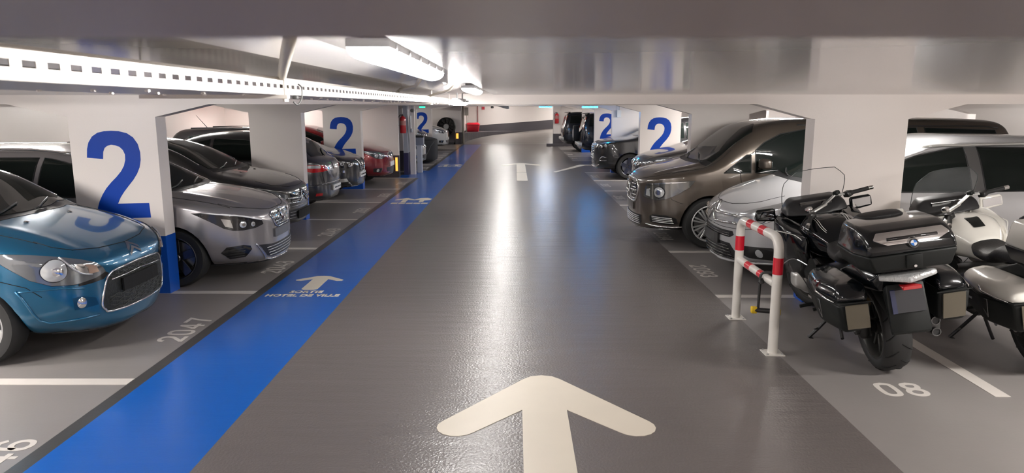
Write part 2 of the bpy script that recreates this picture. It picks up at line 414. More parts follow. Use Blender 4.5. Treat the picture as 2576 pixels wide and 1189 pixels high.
LP = [(7.17, 1, 'white pillar with a big blue 2, between the blue hatchback and the silver estate'),
      (12.05, 0, 'plain white pillar with a blue foot, beside the black hatchback at the left'),
      (16.68, 1, 'white pillar with a blue 2 between the black crossover and the red hatchback'),
      (26.1, 0, 'plain white pillar right behind the grey ticket post'),
      (30.9, 1, 'distant white pillar with a blue 2 in front of the ventilation fan')]
RP = [(6.84, 0, 'wide plain white pillar rising behind the motorcycles'),
      (11.5, 0, 'plain white pillar partly hidden by the nose of the brown van'),
      (16.2, 1, 'white pillar with a blue 2 between the brown van and the black crossover'),
      (20.9, 0, 'narrow-looking plain white pillar covering part of a distant blue 2'),
      (25.57, 1, 'distant white pillar with a half-hidden blue 2 and broad blue base'),
      (30.3, 1, 'farthest pillar on the right, only an arc of its blue 2 showing')]
for y, t2, lb in LP: pillar(-1, y, t2, lb)
for y, t2, lb in RP: pillar(1, y, t2, lb, xi=2.83 if y < 8 else 2.80, xo=3.71)
# transverse beams: sloped haunches over every pier, flat soffit at BZ over the lane
def beam(yl, yr, n, bays=True):
    """closed prism following the beam's lower outline, skewed from yl (left) to yr (right)"""
    xs = [-7.8]
    low = [(-7.8, BZ), (-5.02, BZ), (-4.43, 1.80), (-3.56, 1.80), (-3.02, BZ), (2.27, BZ), (2.80, 1.785), (3.71, 1.785), (4.25, BZ), (6.7, BZ), (7.3, 1.785), (8.2, 1.785), (8.8, BZ), (13.0, BZ)]
    bm = B()
    yy = lambda x: yl if x < -3 else yr if x > 2.2 else yl+(yr-yl)*(x+3.02)/(2.27+3.02)
    F = [(bm.verts.new((x, yy(x), z)), bm.verts.new((x, yy(x)+.21, z)), bm.verts.new((x, yy(x)+.21, CZ+.01)), bm.verts.new((x, yy(x), CZ+.01))) for x, z in low]
    for i in range(len(F)-1):
        a, b = F[i], F[i+1]
        for k in range(4): bm.faces.new((a[k], b[k], b[(k+1) % 4], a[(k+1) % 4]))
    bm.faces.new(F[0]); bm.faces.new(F[-1][::-1])
    o = obj('trim_%d' % n, recalc(bm), WHITE); o['kind'] = 'structure'; return o
for n, (yl, yr) in enumerate(((7.17, 6.84), (12.05, 11.5), (16.68, 16.2), (21.4, 20.9), (26.1, 25.57), (30.9, 30.3), (35.6, 35.3))): beam(yl, yr, n+1)
bm = B(); box(bm, -7.8, 13.0, -.3, .285, 1.926, CZ+.01); o = obj('trim_8', bm, mat('grey_beam_paint', srgb(170, 160, 158), .4)); o['kind'] = 'structure'
# inner row of piers on the right, second aisle behind
for y in (6.84, 11.5, 16.2, 20.9, 25.57, 30.3):
    t, a, b = pillar(1, y, 0, 'plain white pillar of the second row, beyond the parked cars on the right', xi=7.3, xo=8.2)
    t['group'] = 'second row of pillars on the right'
# stair block on the left (wall face with dark dado, then door frame post)
def block(name, x0, x1, y0, y1, label_dark=.60, z1=CZ, n=None):
    bm = B(); box(bm, x0, x1, y0, y1, label_dark, z1, 0); box(bm, x0-.004, x1+.004, y0-.004, y1+.004, 0, label_dark, 1)
    o = obj(name, bm, [WHITE, DARKW]); o['kind'] = 'structure'; return o
block('wall_stair_front', -7.8, -3.157, 19.5, 19.62)
block('wall_stair_rear', -7.8, -3.35, 21.55, 21.70)
block('wall_fan_bay', -7.8, -2.76, 37.2, 37.45, z1=CZ)
block('wall_fan_return', -2.95, -2.76, 37.45, 42.4, z1=CZ)
block('wall_exit_pier', 1.86, 2.20, 35.25, 35.6)
block('wall_exit_side', 2.20, 13.0, 35.4, 35.6)
bm = B(); prism(bm, [(1.52, 34.9), (2.35, 34.9), (2.35, 35.24), (1.62, 35.24), (1.52, 35.12)], 0, .14); obj('trim_9', recalc(bm), DARKW)['kind'] = 'structure'
# low curving kerb wall on the left of the ramp
bm = B()
pts = [(-2.745, 37.6), (-2.5, 38.9), (-1.9, 40.0), (-1.0, 40.7), (.3, 41.2), (1.0, 41.5)]
pts = catmull(pts, 5, closed=False)
R_ = []
for i, (x, y) in enumerate(pts):
    zt = .52+.0*i/5; z0 = ramp_z(x, y)-.05
    R_.append([bm.verts.new(p) for p in ((x, y, z0), (x, y, zt), (x, y+.25, zt), (x, y+.25, z0))])
for i in range(len(R_)-1):
    for k in range(3): bm.faces.new((R_[i][k], R_[i+1][k], R_[i+1][k+1], R_[i][k+1]))
bm.faces.new(R_[-1]); bm.faces.new(R_[0][::-1])
prism(bm, [(x, y+.24) for x, y in pts]+[(1.0, 42.35), (-2.74, 42.35)], .25, .518)
obj('trim_10', recalc(bm), DARKW)['kind'] = 'structure'
# ================================================================ luminaires
LAMPM = mat('lit_diffuser', (1, 1, 1), .5, emit=(1.0, .97, .935), es=LAMP_LANE)
LAMPB = mat('lit_diffuser_bay', (1, 1, 1), .5, emit=(1.0, .955, .91), es=LAMP_BAY)
LHOUS = mat('lamp_housing_grey', srgb(170, 170, 172), .4)
def tube_lamp(name, label, x, y, length=1.11, z=2.015, group=None, m=None):
    """batten luminaire: white diffuser trough under a grey body, clips along both edges"""
    t = thing(name, label, 'ceiling light', (x, y, z), 0, group)
    bm = B(); w = .042
    arc = [(w*math.cos(a), -.026*math.sin(a)) for a in [PI*k/10 for k in range(11)]]
    prism(bm, arc, 0, length, T=lambda u, v, d: (u, d, v)); obj('diffuser', recalc(bm), m or LAMPM, t, smooth=.7)
    bm = B(); box(bm, -w-.002, w+.002, -.004, length+.004, .0005, .018, 0, .004); box(bm, -.02, .02, .05, length-.05, .018, .032)
    obj('housing', bm, LHOUS, t)
    for k in range(6):
        yk = .08+k*(length-.16)/5
        for sg in (1, -1):
            bm = B(); box(bm, sg*(w+.0022), sg*(w+.006), yk-.006, yk+.006, -.008, .012); obj('clip', recalc(bm), LHOUS, t)
    return t
names = ['nearest tubular light, glaring white on the ceiling beside the cable tray', 'second tubular light, small and glaring just before the first crossbeam']
LAMPN = mat('lit_diffuser_near', (1, 1, 1), .5, emit=(1.0, .97, .935), es=LAMP_NEAR)
near0 = tube_lamp('tube_light', names[0], -.292, 1.46, m=LAMPN); near0['group'] = 'tubular lights along the lane'
lane0 = tube_lamp('tube_light', 'first lane light beyond the first crossbeam, hidden by the beams', -.31, 8.0, z=1.978); lane0['group'] = 'tubular lights along the lane'
bay0 = tube_lamp('tube_light', 'white tubular light over the right-hand bays behind the first crossbeam', 5.6, 12.3, z=1.978, m=LAMPB); bay0['group'] = 'tubular lights over the right bays'; bay0.rotation_euler = (0, 0, PI/2)
ORD = ['first', 'second', 'third', 'fourth', 'fifth', 'sixth', 'seventh', 'eighth', 'ninth', 'tenth', 'eleventh', 'twelfth']
LAMPC = mat('lit_diffuser_soft', (1, 1, 1), .5, emit=(1.0, .955, .91), es=LAMP_BAY*.5)
def lamp_at(src, x, y, lab, g, z=None):
    t = copy_tree(src); t.location = (x+(0 if src in (lane0, near0) else .55), y, z or 1.978); t['label'] = lab; t['group'] = g; return t
lamp_at(near0, -.30, 4.65, names[1], 'tubular lights along the lane', 2.015)
for i, yy in enumerate([10.2, 13.4, 15.0, 17.6, 19.6, 22.6, 27.2, 32.2]):
    lamp_at(lane0, -.31, yy, '%s lane light beyond the first crossbeam, hidden by the beams' % ORD[i+1], 'tubular lights along the lane')
lamp_at(lane0, -.3, -1.9, 'lane light behind the viewer', 'lights behind the viewer', 1.978)
soft = tube_lamp('tube_light', 'first light along the left rear wall, above the parked cars', -6.2, 9.0, z=1.978, m=LAMPC); soft['group'] = 'tubular lights at the left wall'; soft.rotation_euler = (0, 0, PI/2); soft.location.x += .55
lamp_at(soft, -5.3, 4.5, 'unseen bay light added to brighten the first left pillar, outside the picture', 'bay lights beside the viewer')  # extra lamp out of view, added to brighten the pillar face
for i, (xx, yy) in enumerate(((1.0, 22.2), (1.15, 27.4), (1.3, 32.8))): lamp_at(lane0, xx, yy, '%s light of the short row added right of the lane centre for a floor streak, far end' % ORD[i], 'added lights right of the lane centre')  # hidden row added to lay a bright streak on the lane floor
for x_, y_, l_ in ((4.7, -.9, 'right'), (-4.7, -.9, 'left')): lamp_at(bay0, x_, y_, 'bay light behind the viewer on the %s' % l_, 'lights behind the viewer')
for x_, l_ in ((4.6, 'right, over the motorcycles'), (-5.0, 'left, over the blue hatchback')): lamp_at(bay0, x_, 3.2, 'bay light just outside the picture on the %s' % l_, 'bay lights beside the viewer')
for i, yy in enumerate((13.9, 18.0, 23.4, 28.4, 33.0)):
    lamp_at(soft, -6.2, yy, '%s light along the left rear wall, above the parked cars' % ORD[i+1], 'tubular lights at the left wall')
for i, yy in enumerate((15.0, 18.6, 22.8, 27.4, 32.2)):
    lamp_at(bay0, 5.2, yy, '%s further light over the right-hand bays' % ORD[i], 'tubular lights over the right bays')
lamp_at(soft, 3.7, 7.9, 'unseen light added over the silver people carrier, hidden by the first crossbeam', 'tubular lights over the right bays')  # hidden lamp added to lift the ceiling, van side and carrier bonnet
for i, yy in enumerate((2.4, 8.8, 16.8, 25.0)):
    lamp_at(bay0, 10.4, yy, '%s light over the second aisle' % ORD[i], 'tubular lights over the second aisle')
for i, (xx, yy) in enumerate(((-.9, 40.4), (2.6, 40.6))):
    lamp_at(soft, xx, yy, '%s light added over the ramp to brighten the far wall, counted from the left' % ORD[i], 'added lights over the ramp')  # unseen lamps added to brighten the far wall and ramp
# ================================================================ cars
def pchip(pts):
    xs = [p[0] for p in pts]; ys = [p[1] for p in pts]; n = len(xs)
    h = [xs[i+1]-xs[i] for i in range(n-1)]; d = [(ys[i+1]-ys[i])/h[i] for i in range(n-1)]
    m = [0]*n; m[0] = d[0]; m[-1] = d[-1]
    for i in range(1, n-1):
        if d[i-1]*d[i] > 0:
            w1 = 2*h[i]+h[i-1]; w2 = h[i]+2*h[i-1]; m[i] = (w1+w2)/(w1/d[i-1]+w2/d[i])
    def f(x):
        if x <= xs[0]: return ys[0]
        if x >= xs[-1]: return ys[-1]
        i = 0
        while x > xs[i+1]: i += 1
        t = (x-xs[i])/h[i]
        return ((1+2*t)*(1-t)**2*ys[i] + t*(1-t)**2*h[i]*m[i] + t*t*(3-2*t)*ys[i+1] + t*t*(t-1)*h[i]*m[i+1])
    return f
GLASS = mat('dark_car_glass', (.007, .010, .009), .015, spec=.22)
GLASSL = mat('clear_lens', (.55, .57, .58), .06, .35, coat=1.0)
LAMPD = mat('lamp_black_insert', (.02, .02, .022), .12, .2, coat=1)
REFL = mat('lamp_reflector', (.86, .87, .88), .12, 1.0)
REDL = mat('red_lamp', (.45, .01, .015), .08, coat=1)
AMBER = mat('amber_lamp', (.7, .25, .03), .1, coat=1)
TYRE = mat('tyre_rubber', (.012, .012, .012), .7)
WELL = mat('wheel_well_black', (.006, .006, .006), .9)
ALLOY = mat('silver_alloy', (.62, .62, .62), .3, .6)
ALLOYD = mat('dark_alloy', (.11, .11, .12), .25, .9)
DISC = mat('brake_disc', (.3, .3, .3), .35, 1.0)
SHUT = mat('panel_gap', (.004, .004, .004), .9)
PLATEW = mat('white_plate', (.78, .78, .76), .35, coat=.3)
PLATEB = mat('blanked_plate', (.003, .003, .003), .9)
MESH = mat('grille_mesh', (.02, .022, .02), .4, .3, bump=.6, bscale=45)
def paint(name, col, metal=.55, rough=.32):
    return mat(name, col, rough, metal, coat=1.0, coat_r=.02)
class Car:
    def __init__(s, name, label, P, body_m, low_m=None, nu=5.0, lod=1.0, group=None):
        s.P = P; s.root = thing(name, label, 'car', group=group); s.body_m = body_m
        s.L, s.W = P['L'], P['W']/2
        top, bot, belt, tum = pchip(P['top']), pchip(P['bot']), pchip(P['belt']), pchip(P['tum'])
        nuf = pchip(P['nu'])
        lf, ef, lr, er = P.get('lf', .85), P.get('ef', 2.9), P.get('lr', .6), P.get('er', 3.2)
        n1 = int(14*lod)
        xs = [lf*(1-abs(math.cos(PI/2*i/n1))**(2/ef)) for i in range(n1)]
        nm = int(46*lod); xs += [lf+(s.L-lf-lr)*i/nm for i in range(nm)]
        xs += [s.L-lr*(1-abs(math.cos(PI/2*(n1-i)/n1))**(2/er)) for i in range(n1+1)]
        def W(x):
            w = s.W
            if x < lf: w *= max(0, 1-(1-x/lf)**ef)**(1/ef)
            if x > s.L-lr: w *= max(0, 1-((x-(s.L-lr))/lr)**er)**(1/er)
            return w
        nl_, nu_ = int(13*lod), int(18*lod)
        arch = P['arch']
        rows = []
        for x in xs:
            zt, zb, zs, tm, nu = top(x), bot(x), belt(x), tum(x), nuf(x)
            zs = min(zs, zt-.012)
            w = W(x); prof = []
            for k in range(nl_+1):                                   # floor pan up to the belt
                a = PI/2*(1-k/nl_); c, sn = math.cos(a), math.sin(a)
                e = P.get('nl', 5.0)
                y = w*abs(c)**(2/e); z = zs-(zs-zb)*abs(sn)**(2/e)
                zm = P.get('zm', .62)
                if c > .2: y *= 1-P.get('tuck', .05)*((z-zm)/.45)**2
                prof.append((y, z))
            yb = prof[-1][0]
            for k in range(1, nu_+1):
                a = PI/2*k/nu_; c, sn = math.cos(a), math.sin(a)
                z = zs+(zt-zs)*abs(sn)**(2/nu); y = yb*abs(c)**(2/nu)*(1-tm*min(1.3, (z-zs)/.5))
                prof.append((y if k < nu_ else 0, z))
            row = []
            for y, z in prof:
                for xa, ra in arch:                                  # wheel arch lips
                    d = math.hypot(x-xa, z-P['rw'])
                    if y > s.W*.5: y += P.get('flare', .022)*math.exp(-((d-ra-.03)/.055)**2)
                for fn in P.get('mods', ()): y, z = fn(x, y, z)
                row.append((x, y, z))
            rows.append(row)
        bm = B(); G = []
        for row in rows:
            right = [bm.verts.new(p) for p in row]
            left = [bm.verts.new((p[0], -p[1], p[2])) for p in row[1:-1]]
            G.append(right+left[::-1])
        m = len(G[0])
        for i in range(len(G)-1):
            for k in range(m): bm.faces.new((G[i][k], G[i+1][k], G[i+1][(k+1) % m], G[i][(k+1) % m]))
        bm.faces.new(G[0]); bm.faces.new(G[-1][::-1])
        bmesh.ops.remove_doubles(bm, verts=bm.verts, dist=2e-4)
        bmesh.ops.dissolve_degenerate(bm, edges=bm.edges, dist=1e-4)
        bmesh.ops.recalc_face_normals(bm, faces=bm.faces)
        s.bvh = BVHTree.FromBMesh(bm)
        # wheel wells
        me = bpy.data.meshes.new('body'); bm.to_mesh(me); bm.free()
        body = link('body', me, [body_m, WELL, low_m or BLACKP], s.root)
        cb = B()
        for xa, ra in arch:
            for sg in (1, -1):
                tube(cb, [(xa, sg*(s.W-.30), P['rw']), (xa, sg*(s.W+.3), P['rw'])], ra, 28)
                box(cb, xa-ra*.93, xa+ra*.93, min(sg*(s.W-.29), sg*(s.W+.31)), max(sg*(s.W-.29), sg*(s.W+.31)), -.3, P['rw']-.12)
        cme = bpy.data.meshes.new('c'); bmesh.ops.recalc_face_normals(cb, faces=cb.faces); cb.to_mesh(cme); cb.free()
        cut = link('cut', cme)
        md = body.modifiers.new('b', 'BOOLEAN'); md.object = cut; md.operation = 'DIFFERENCE'; md.solver = 'EXACT'; md.use_self = True
        bpy.context.view_layer.update()
        me2 = bpy.data.meshes.new_from_object(body.evaluated_get(bpy.context.evaluated_depsgraph_get()))
        body.modifiers.clear(); body.data = me2; bpy.data.objects.remove(cut)
        low = P.get('low', .0)
        for p in me2.polygons:
            c = p.center
            if abs(c.y) < s.W+.02 and any(math.hypot(c.x-xa, c.z-P['rw']) < ra*.992 and abs(c.y) > s.W-.32 for xa, ra in arch): p.material_index = 1
            elif p.normal.z < -.9 and c.z < .45: p.material_index = 1
            elif c.z < low: p.material_index = 2
        me2.polygons.foreach_set('use_smooth', [True]*len(me2.polygons)); me2.set_sharp_from_angle(angle=.7)
        s.body = body
    # projection directions: name -> (origin fn, dir)
    def proj(s, mode, u, v):
        if mode == 'F': o, d = Vector((-2, u, v)), Vector((1, 0, 0))
        elif mode == 'R': o, d = Vector((s.L+2, u, v)), Vector((-1, 0, 0))
        elif mode == 'T': o, d = Vector((u, v, 3)), Vector((0, 0, -1))
        elif mode == 'S+': o, d = Vector((u, 3, v)), Vector((0, -1, 0))
        elif mode == 'S-': o, d = Vector((u, -3, v)), Vector((0, 1, 0))
        elif mode[0] == 'D':    # oblique from a front corner, u = distance along the rotated lateral axis, v = z
            sg = 1 if mode[1] == '+' else -1; a = math.radians(float(mode[2:]))
            d = Vector((math.cos(a), -sg*math.sin(a), 0)); lat = Vector((math.sin(a), sg*math.cos(a), 0))
            o = lat*u + Vector((0, 0, v)) - d*3
        elif mode[0] == 'E':    # oblique from a rear corner
            sg = 1 if mode[1] == '+' else -1; a = math.radians(float(mode[2:]))
            d = Vector((-math.cos(a), -sg*math.sin(a), 0)); lat = Vector((-math.sin(a), sg*math.cos(a), 0))
            o = Vector((s.L, 0, 0)) + lat*u + Vector((0, 0, v)) - d*3
        h = s.bvh.ray_cast(o, d)
        if h[0] is None: return None, None
        n = h[1] if h[1].dot(d) < 0 else -h[1]
        return h[0], n
    def patch(s, name, mode, poly, m, off=.004, th=.012, parent=None, grid=.045, smooth=True, label=None, rnd=0, bulge=0, dome=None):
        if rnd: poly = catmull(poly, rnd)
        # resample edges
        P2 = []
        n = len(poly)
        for i in range(n):
            a, b = Vector(poly[i]), Vector(poly[(i+1) % n]); k = max(1, int((b-a).length/grid))
            for j in range(k): P2.append(a.lerp(b, j/k))
        nb = len(P2); x0 = min(p.x for p in P2); x1 = max(p.x for p in P2); y0 = min(p.y for p in P2); y1 = max(p.y for p in P2)
        pts = list(P2)
        gx, gy = max(1, int((x1-x0)/grid)), max(1, int((y1-y0)/grid))
        def inside(p):
            c = False; j = nb-1
            for i in range(nb):
                a, b = P2[i], P2[j]
                if (a.y > p.y) != (b.y > p.y) and p.x < (b.x-a.x)*(p.y-a.y)/(b.y-a.y)+a.x: c = not c
                j = i
            return c
        for i in range(1, gx):
            for j in range(1, gy):
                p = Vector((x0+(x1-x0)*i/gx, y0+(y1-y0)*j/gy))
                if inside(p) and min((p-q).length for q in P2) > grid*.4: pts.append(p)
        r = delaunay_2d_cdt(pts, [], [list(range(nb))], 1, 1e-5)
        vs, fs = r[0], r[2]
        bm = B(); V = []; ok = []
        cx, cy = (x0+x1)/2, (y0+y1)/2
        for p in vs:
            q, nn = s.proj(mode, p.x, p.y)
            if q is None: V.append(None); continue
            o = off
            if bulge: o += bulge*max(0, 1-((p.x-cx)/((x1-x0)/2))**2)*max(0, 1-((p.y-cy)/((y1-y0)/2))**2)
            V.append((bm.verts.new(q+nn*o), nn))
        for f in fs:
            if all(V[i] for i in f):
                try: bm.faces.new([V[i][0] for i in f])
                except ValueError: pass
        nd = {v[0]: v[1] for v in V if v}
        bm.normal_update()
        # rim
        be = [e for e in bm.edges if len(e.link_faces) == 1]
        mp = {}
        for e in be:
            for v in e.verts:
                if v not in mp: mp[v] = bm.verts.new(v.co-nd[v]*th)
        for e in be:
            a, b = e.verts; bm.faces.new((a, b, mp[b], mp[a]))
        bmesh.ops.recalc_face_normals(bm, faces=bm.faces)
        # orient outward
        if bm.faces:
            bm.faces.ensure_lookup_table(); f = bm.faces[0]; vn = nd.get(f.verts[0])
            if vn and f.normal.dot(vn) < 0: bmesh.ops.reverse_faces(bm, faces=bm.faces)
        o = obj(name, bm, m, parent or s.root, smooth=.6 if smooth else None)
        if label: o['label'] = label
        return o
    def line(s, name, mode, pts, r=.004, m=None, off=0.0008, parent=None, closed=False, rnd=0, step=.03, n=6, label=None):
        if rnd: pts = catmull(pts, rnd, closed)
        if closed: pts = list(pts)+[pts[0]]
        out = []
        for i in range(len(pts)-1):
            a, b = Vector(pts[i]), Vector(pts[i+1]); k = max(1, int((b-a).length/step))
            for j in range(k+(1 if i == len(pts)-2 else 0)):
                q = a.lerp(b, j/k); h, nn = s.proj(mode, q.x, q.y)
                if h is not None: out.append(h+nn*off)
        if len(out) < 2: return None
        bm = B(); tube(bm, out, r, n); o = obj(name, bm, m or SHUT, parent or s.root, smooth=3)
        if label: o['label'] = label
        return o
    def both(s, fn, *a, **k):
        """call for left and right: mode suffix and lateral coordinate mirrored"""
        mode = a[1]
        if mode in 'FR': a2 = list(a); a2[2] = [(-u, v) for u, v in a[2]]; m2 = mode
        elif mode == 'T': a2 = list(a); a2[2] = [(u, -v) for u, v in a[2]]; m2 = mode
        else: a2 = list(a); m2 = mode.replace('+', '-')
        a2[1] = m2
        return fn(*a, **k), fn(*a2, **k)
    def wheels(s, spokes=5, r=None, m=ALLOY, sp_w=.06, twin=False, width=.205, style='bar', capm=None, sides=(1, -1)):
        r = r or s.P['rw']; rr = r*.70
        bm = B(); w = width/2
        prof = [(rr*.98, -w*.9), (rr*1.04, -w), (r*.93, -w*.98), (r*.985, -w*.72), (r, -w*.35), (r, w*.35), (r*.985, w*.72), (r*.93, w*.98), (rr*1.04, w), (rr*.98, w*.9)]
        lathe(bm, prof, 36, 'Y', closed=True); recalc(bm)
        tme = bpy.data.meshes.new('tyre'); bm.to_mesh(tme); bm.free(); tme.materials.append(TYRE)
        tme.polygons.foreach_set('use_smooth', [True]*len(tme.polygons)); tme.set_sharp_from_angle(angle=.9)
        # rim faces +Y
        bm = B()
        lathe(bm, [(rr*.99, w*.88), (rr*1.03, w*.97), (rr*.99, w*1.0), (rr*.93, w*.84), (rr*.90, w*.2), (rr*.90, -w*.8), (rr*.96, -w*.8)], 36, 'Y', closed=True)
        for k in range(spokes):
            a0 = 2*PI*k/spokes+.3
            for da in ((-.11, .11) if twin else (0,)):
                a = a0+da
                c, sn = math.cos(a), math.sin(a); t = Vector((-sn, 0, c)); ra = Vector((c, 0, sn))
                hw, ow = sp_w*.5, sp_w*(.5 if style == 'bar' else .85)*.5/.5*.5
                p = []
                for q, ww, yo in ((rr*.14, hw*.9, w*.72), (rr*.95, ow*1.25 if style != 'bar' else hw*.8, w*.86)):
                    for sg in (-1, 1):
                        p += [ra*q+t*ww*sg+Vector((0, yo, 0)), ra*q+t*ww*.8*sg+Vector((0, yo-.035, 0))]
                hull(bm, p, .003, 1)
        lathe(bm, [(rr*.20, w*.45), (rr*.20, w*.74), (rr*.16, w*.82), (.001, w*.83)], 20, 'Y')
        recalc(bm)
        rme = bpy.data.meshes.new('rim'); bm.to_mesh(rme); bm.free(); rme.materials.append(m)
        rme.polygons.foreach_set('use_smooth', [True]*len(rme.polygons)); rme.set_sharp_from_angle(angle=.5)
        bm = B(); lathe(bm, [(.03, w*.15), (rr*.78, w*.15), (rr*.78, w*.02), (.03, w*.02)], 28, 'Y', closed=True)
        dme = bpy.data.meshes.new('disc'); bm.to_mesh(dme); bm.free(); dme.materials.append(DISC)
        for xa, ra in s.P['arch']:
            for sg in sides:
                o = link('wheel', tme, None, s.root); o.location = (xa, sg*(s.W-.115), s.P['rw'] if r == s.P['rw'] else r)
                o.rotation_euler = (0, 0, 0 if sg > 0 else PI)
                link('rim', rme, None, o); link('brake_disc', dme, None, o)
    def mirror(s, x, z, m=None, w=.20, h=.13, glass=True, sides=(1, -1), yo=.0):
        """door mirrors: housing on a short arm, glass facing the rear"""
        wd = s.proj('S+', x+.05, z-.08)[0]; yb = (wd.y if wd else s.W*.95)+yo
        for sg in sides:
            bm = B()
            hull(bm, [(x-.055, yb+.06, z-h*.42), (x-.055, yb+.06, z+h*.45), (x-.03, yb+.06+w*.9, z-h*.3), (x-.03, yb+.06+w*.9, z+h*.35),
                      (x+.055, yb+.045, z-h*.5), (x+.055, yb+.045, z+h*.5), (x+.055, yb+.055+w, z-h*.42), (x+.055, yb+.055+w, z+h*.45)], .028, 3)
            hull(bm, [(x-.02, yb-.05, z-.10), (x+.05, yb-.05, z-.10), (x-.02, yb+.12, z-.05), (x+.05, yb+.12, z-.05), (x-.02, yb-.05, z-.06), (x+.05, yb-.05, z-.06)], .01, 2)
            if sg < 0: bmesh.ops.scale(bm, vec=(1, -1, 1), verts=bm.verts); bmesh.ops.reverse_faces(bm, faces=bm.faces)
            o = obj('wing_mirror', bm, m or s.body_m, s.root, smooth=.7)
            bm = B(); pts = [(yb+.07, z-h*.40), (yb+.04+w, z-h*.33), (yb+.04+w, z+h*.36), (yb+.07, z+h*.40)]
            prism(bm, pts, x+.054, x+.0575, T=lambda a, b, c: (c, sg*a, b)); obj('mirror_glass', recalc(bm), mat('mirror_glass', (.7, .72, .74), .02, 1.0), o)
    def windows(s, screen, side, rear, pill=(), front_q=None):
        s.screen = s.patch('windscreen', 'T', screen, GLASS, .007, .015, grid=.05)
        for sd in side:
            s.both(s.patch, 'side_window', 'S+', sd, GLASS, .004, .012, grid=.06)
            s.both(s.line, 'window_trim', 'S+', sd, .007, BLACKP, .002, closed=True, step=.08)
        if rear: s.patch('rear_window', rear[0], rear[1], GLASS, .003, .01, grid=.07)
    def wipers(s, pairs, m=BLACKP):
        for pts in pairs: s.line('wiper', 'T', pts, .008, m, .018, step=.1)
    def plate(s, mode, y0, y1, z0, z1, m, off=.02, parent=None, chars=None):
        o = s.patch('number_plate', mode, [(y0, z0), (y1, z0), (y1, z1), (y0, z1)], m, off, .018, grid=.1, smooth=False)
        return o
    def chevrons(s, mode, cu, cv, w, h, gap, th, m=CHROME, off=.012, dd=.01, parent=None):
        """double chevron emblem"""
        for k in (0, 1):
            z = cv+k*gap
            poly = [(cu-w/2, z), (cu-w/2, z+th), (cu, z+h+th), (cu+w/2, z+th), (cu+w/2, z), (cu, z+h)]
            s.patch('emblem', mode, poly, m, off, dd, grid=.03, smooth=False, parent=parent)
    def place(s, x, y, rz):
        s.root.location = (x, y, 0); s.root.rotation_euler = (0, 0, rz); return s
def disc(cu, cv, r, n=20, ry=None): return [(cu+r*math.cos(2*PI*k/n), cv+(ry or r)*math.sin(2*PI*k/n)) for k in range(n)]
def rrect(u0, u1, v0, v1, r, k=4):
    out = []
    for cx, cy, a0 in ((u1-r, v1-r, 0), (u0+r, v1-r, PI/2), (u0+r, v0+r, PI), (u1-r, v0+r, 1.5*PI)):
        out += [(cx+r*math.cos(a0+PI/2*j/k), cy+r*math.sin(a0+PI/2*j/k)) for j in range(k+1)]
    return out
def hatch_profile(L, H, hood, cowl_x, cowl_z, roof_x, tail_z=.95, nose_z=.62, rear_x=None, low=.2, rear_roof=None, wag=False):
    rear_roof = rear_roof or H-.06
    rx = rear_x or L-.42
    top = [(0, nose_z-.06), (.03, nose_z), (.12, nose_z+.06), (.35, hood), (cowl_x*.65, (hood+cowl_z)/2+.035), (cowl_x, cowl_z), (cowl_x+.12, cowl_z+.06),
           (roof_x-.25, H-.13), (roof_x, H-.045), ((roof_x+rx)/2, H), (rx-.1, rear_roof+.02), (rx, rear_roof-.03), (L-.13, tail_z+.05), (L-.04, tail_z-.08), (L, tail_z-.2)]
    bot = [(0, .34), (.04, .26), (.25, low), (.9, low-.02), (L-.9, low-.02), (L-.3, low+.03), (L-.05, low+.12), (L, .42)]
    return top, bot
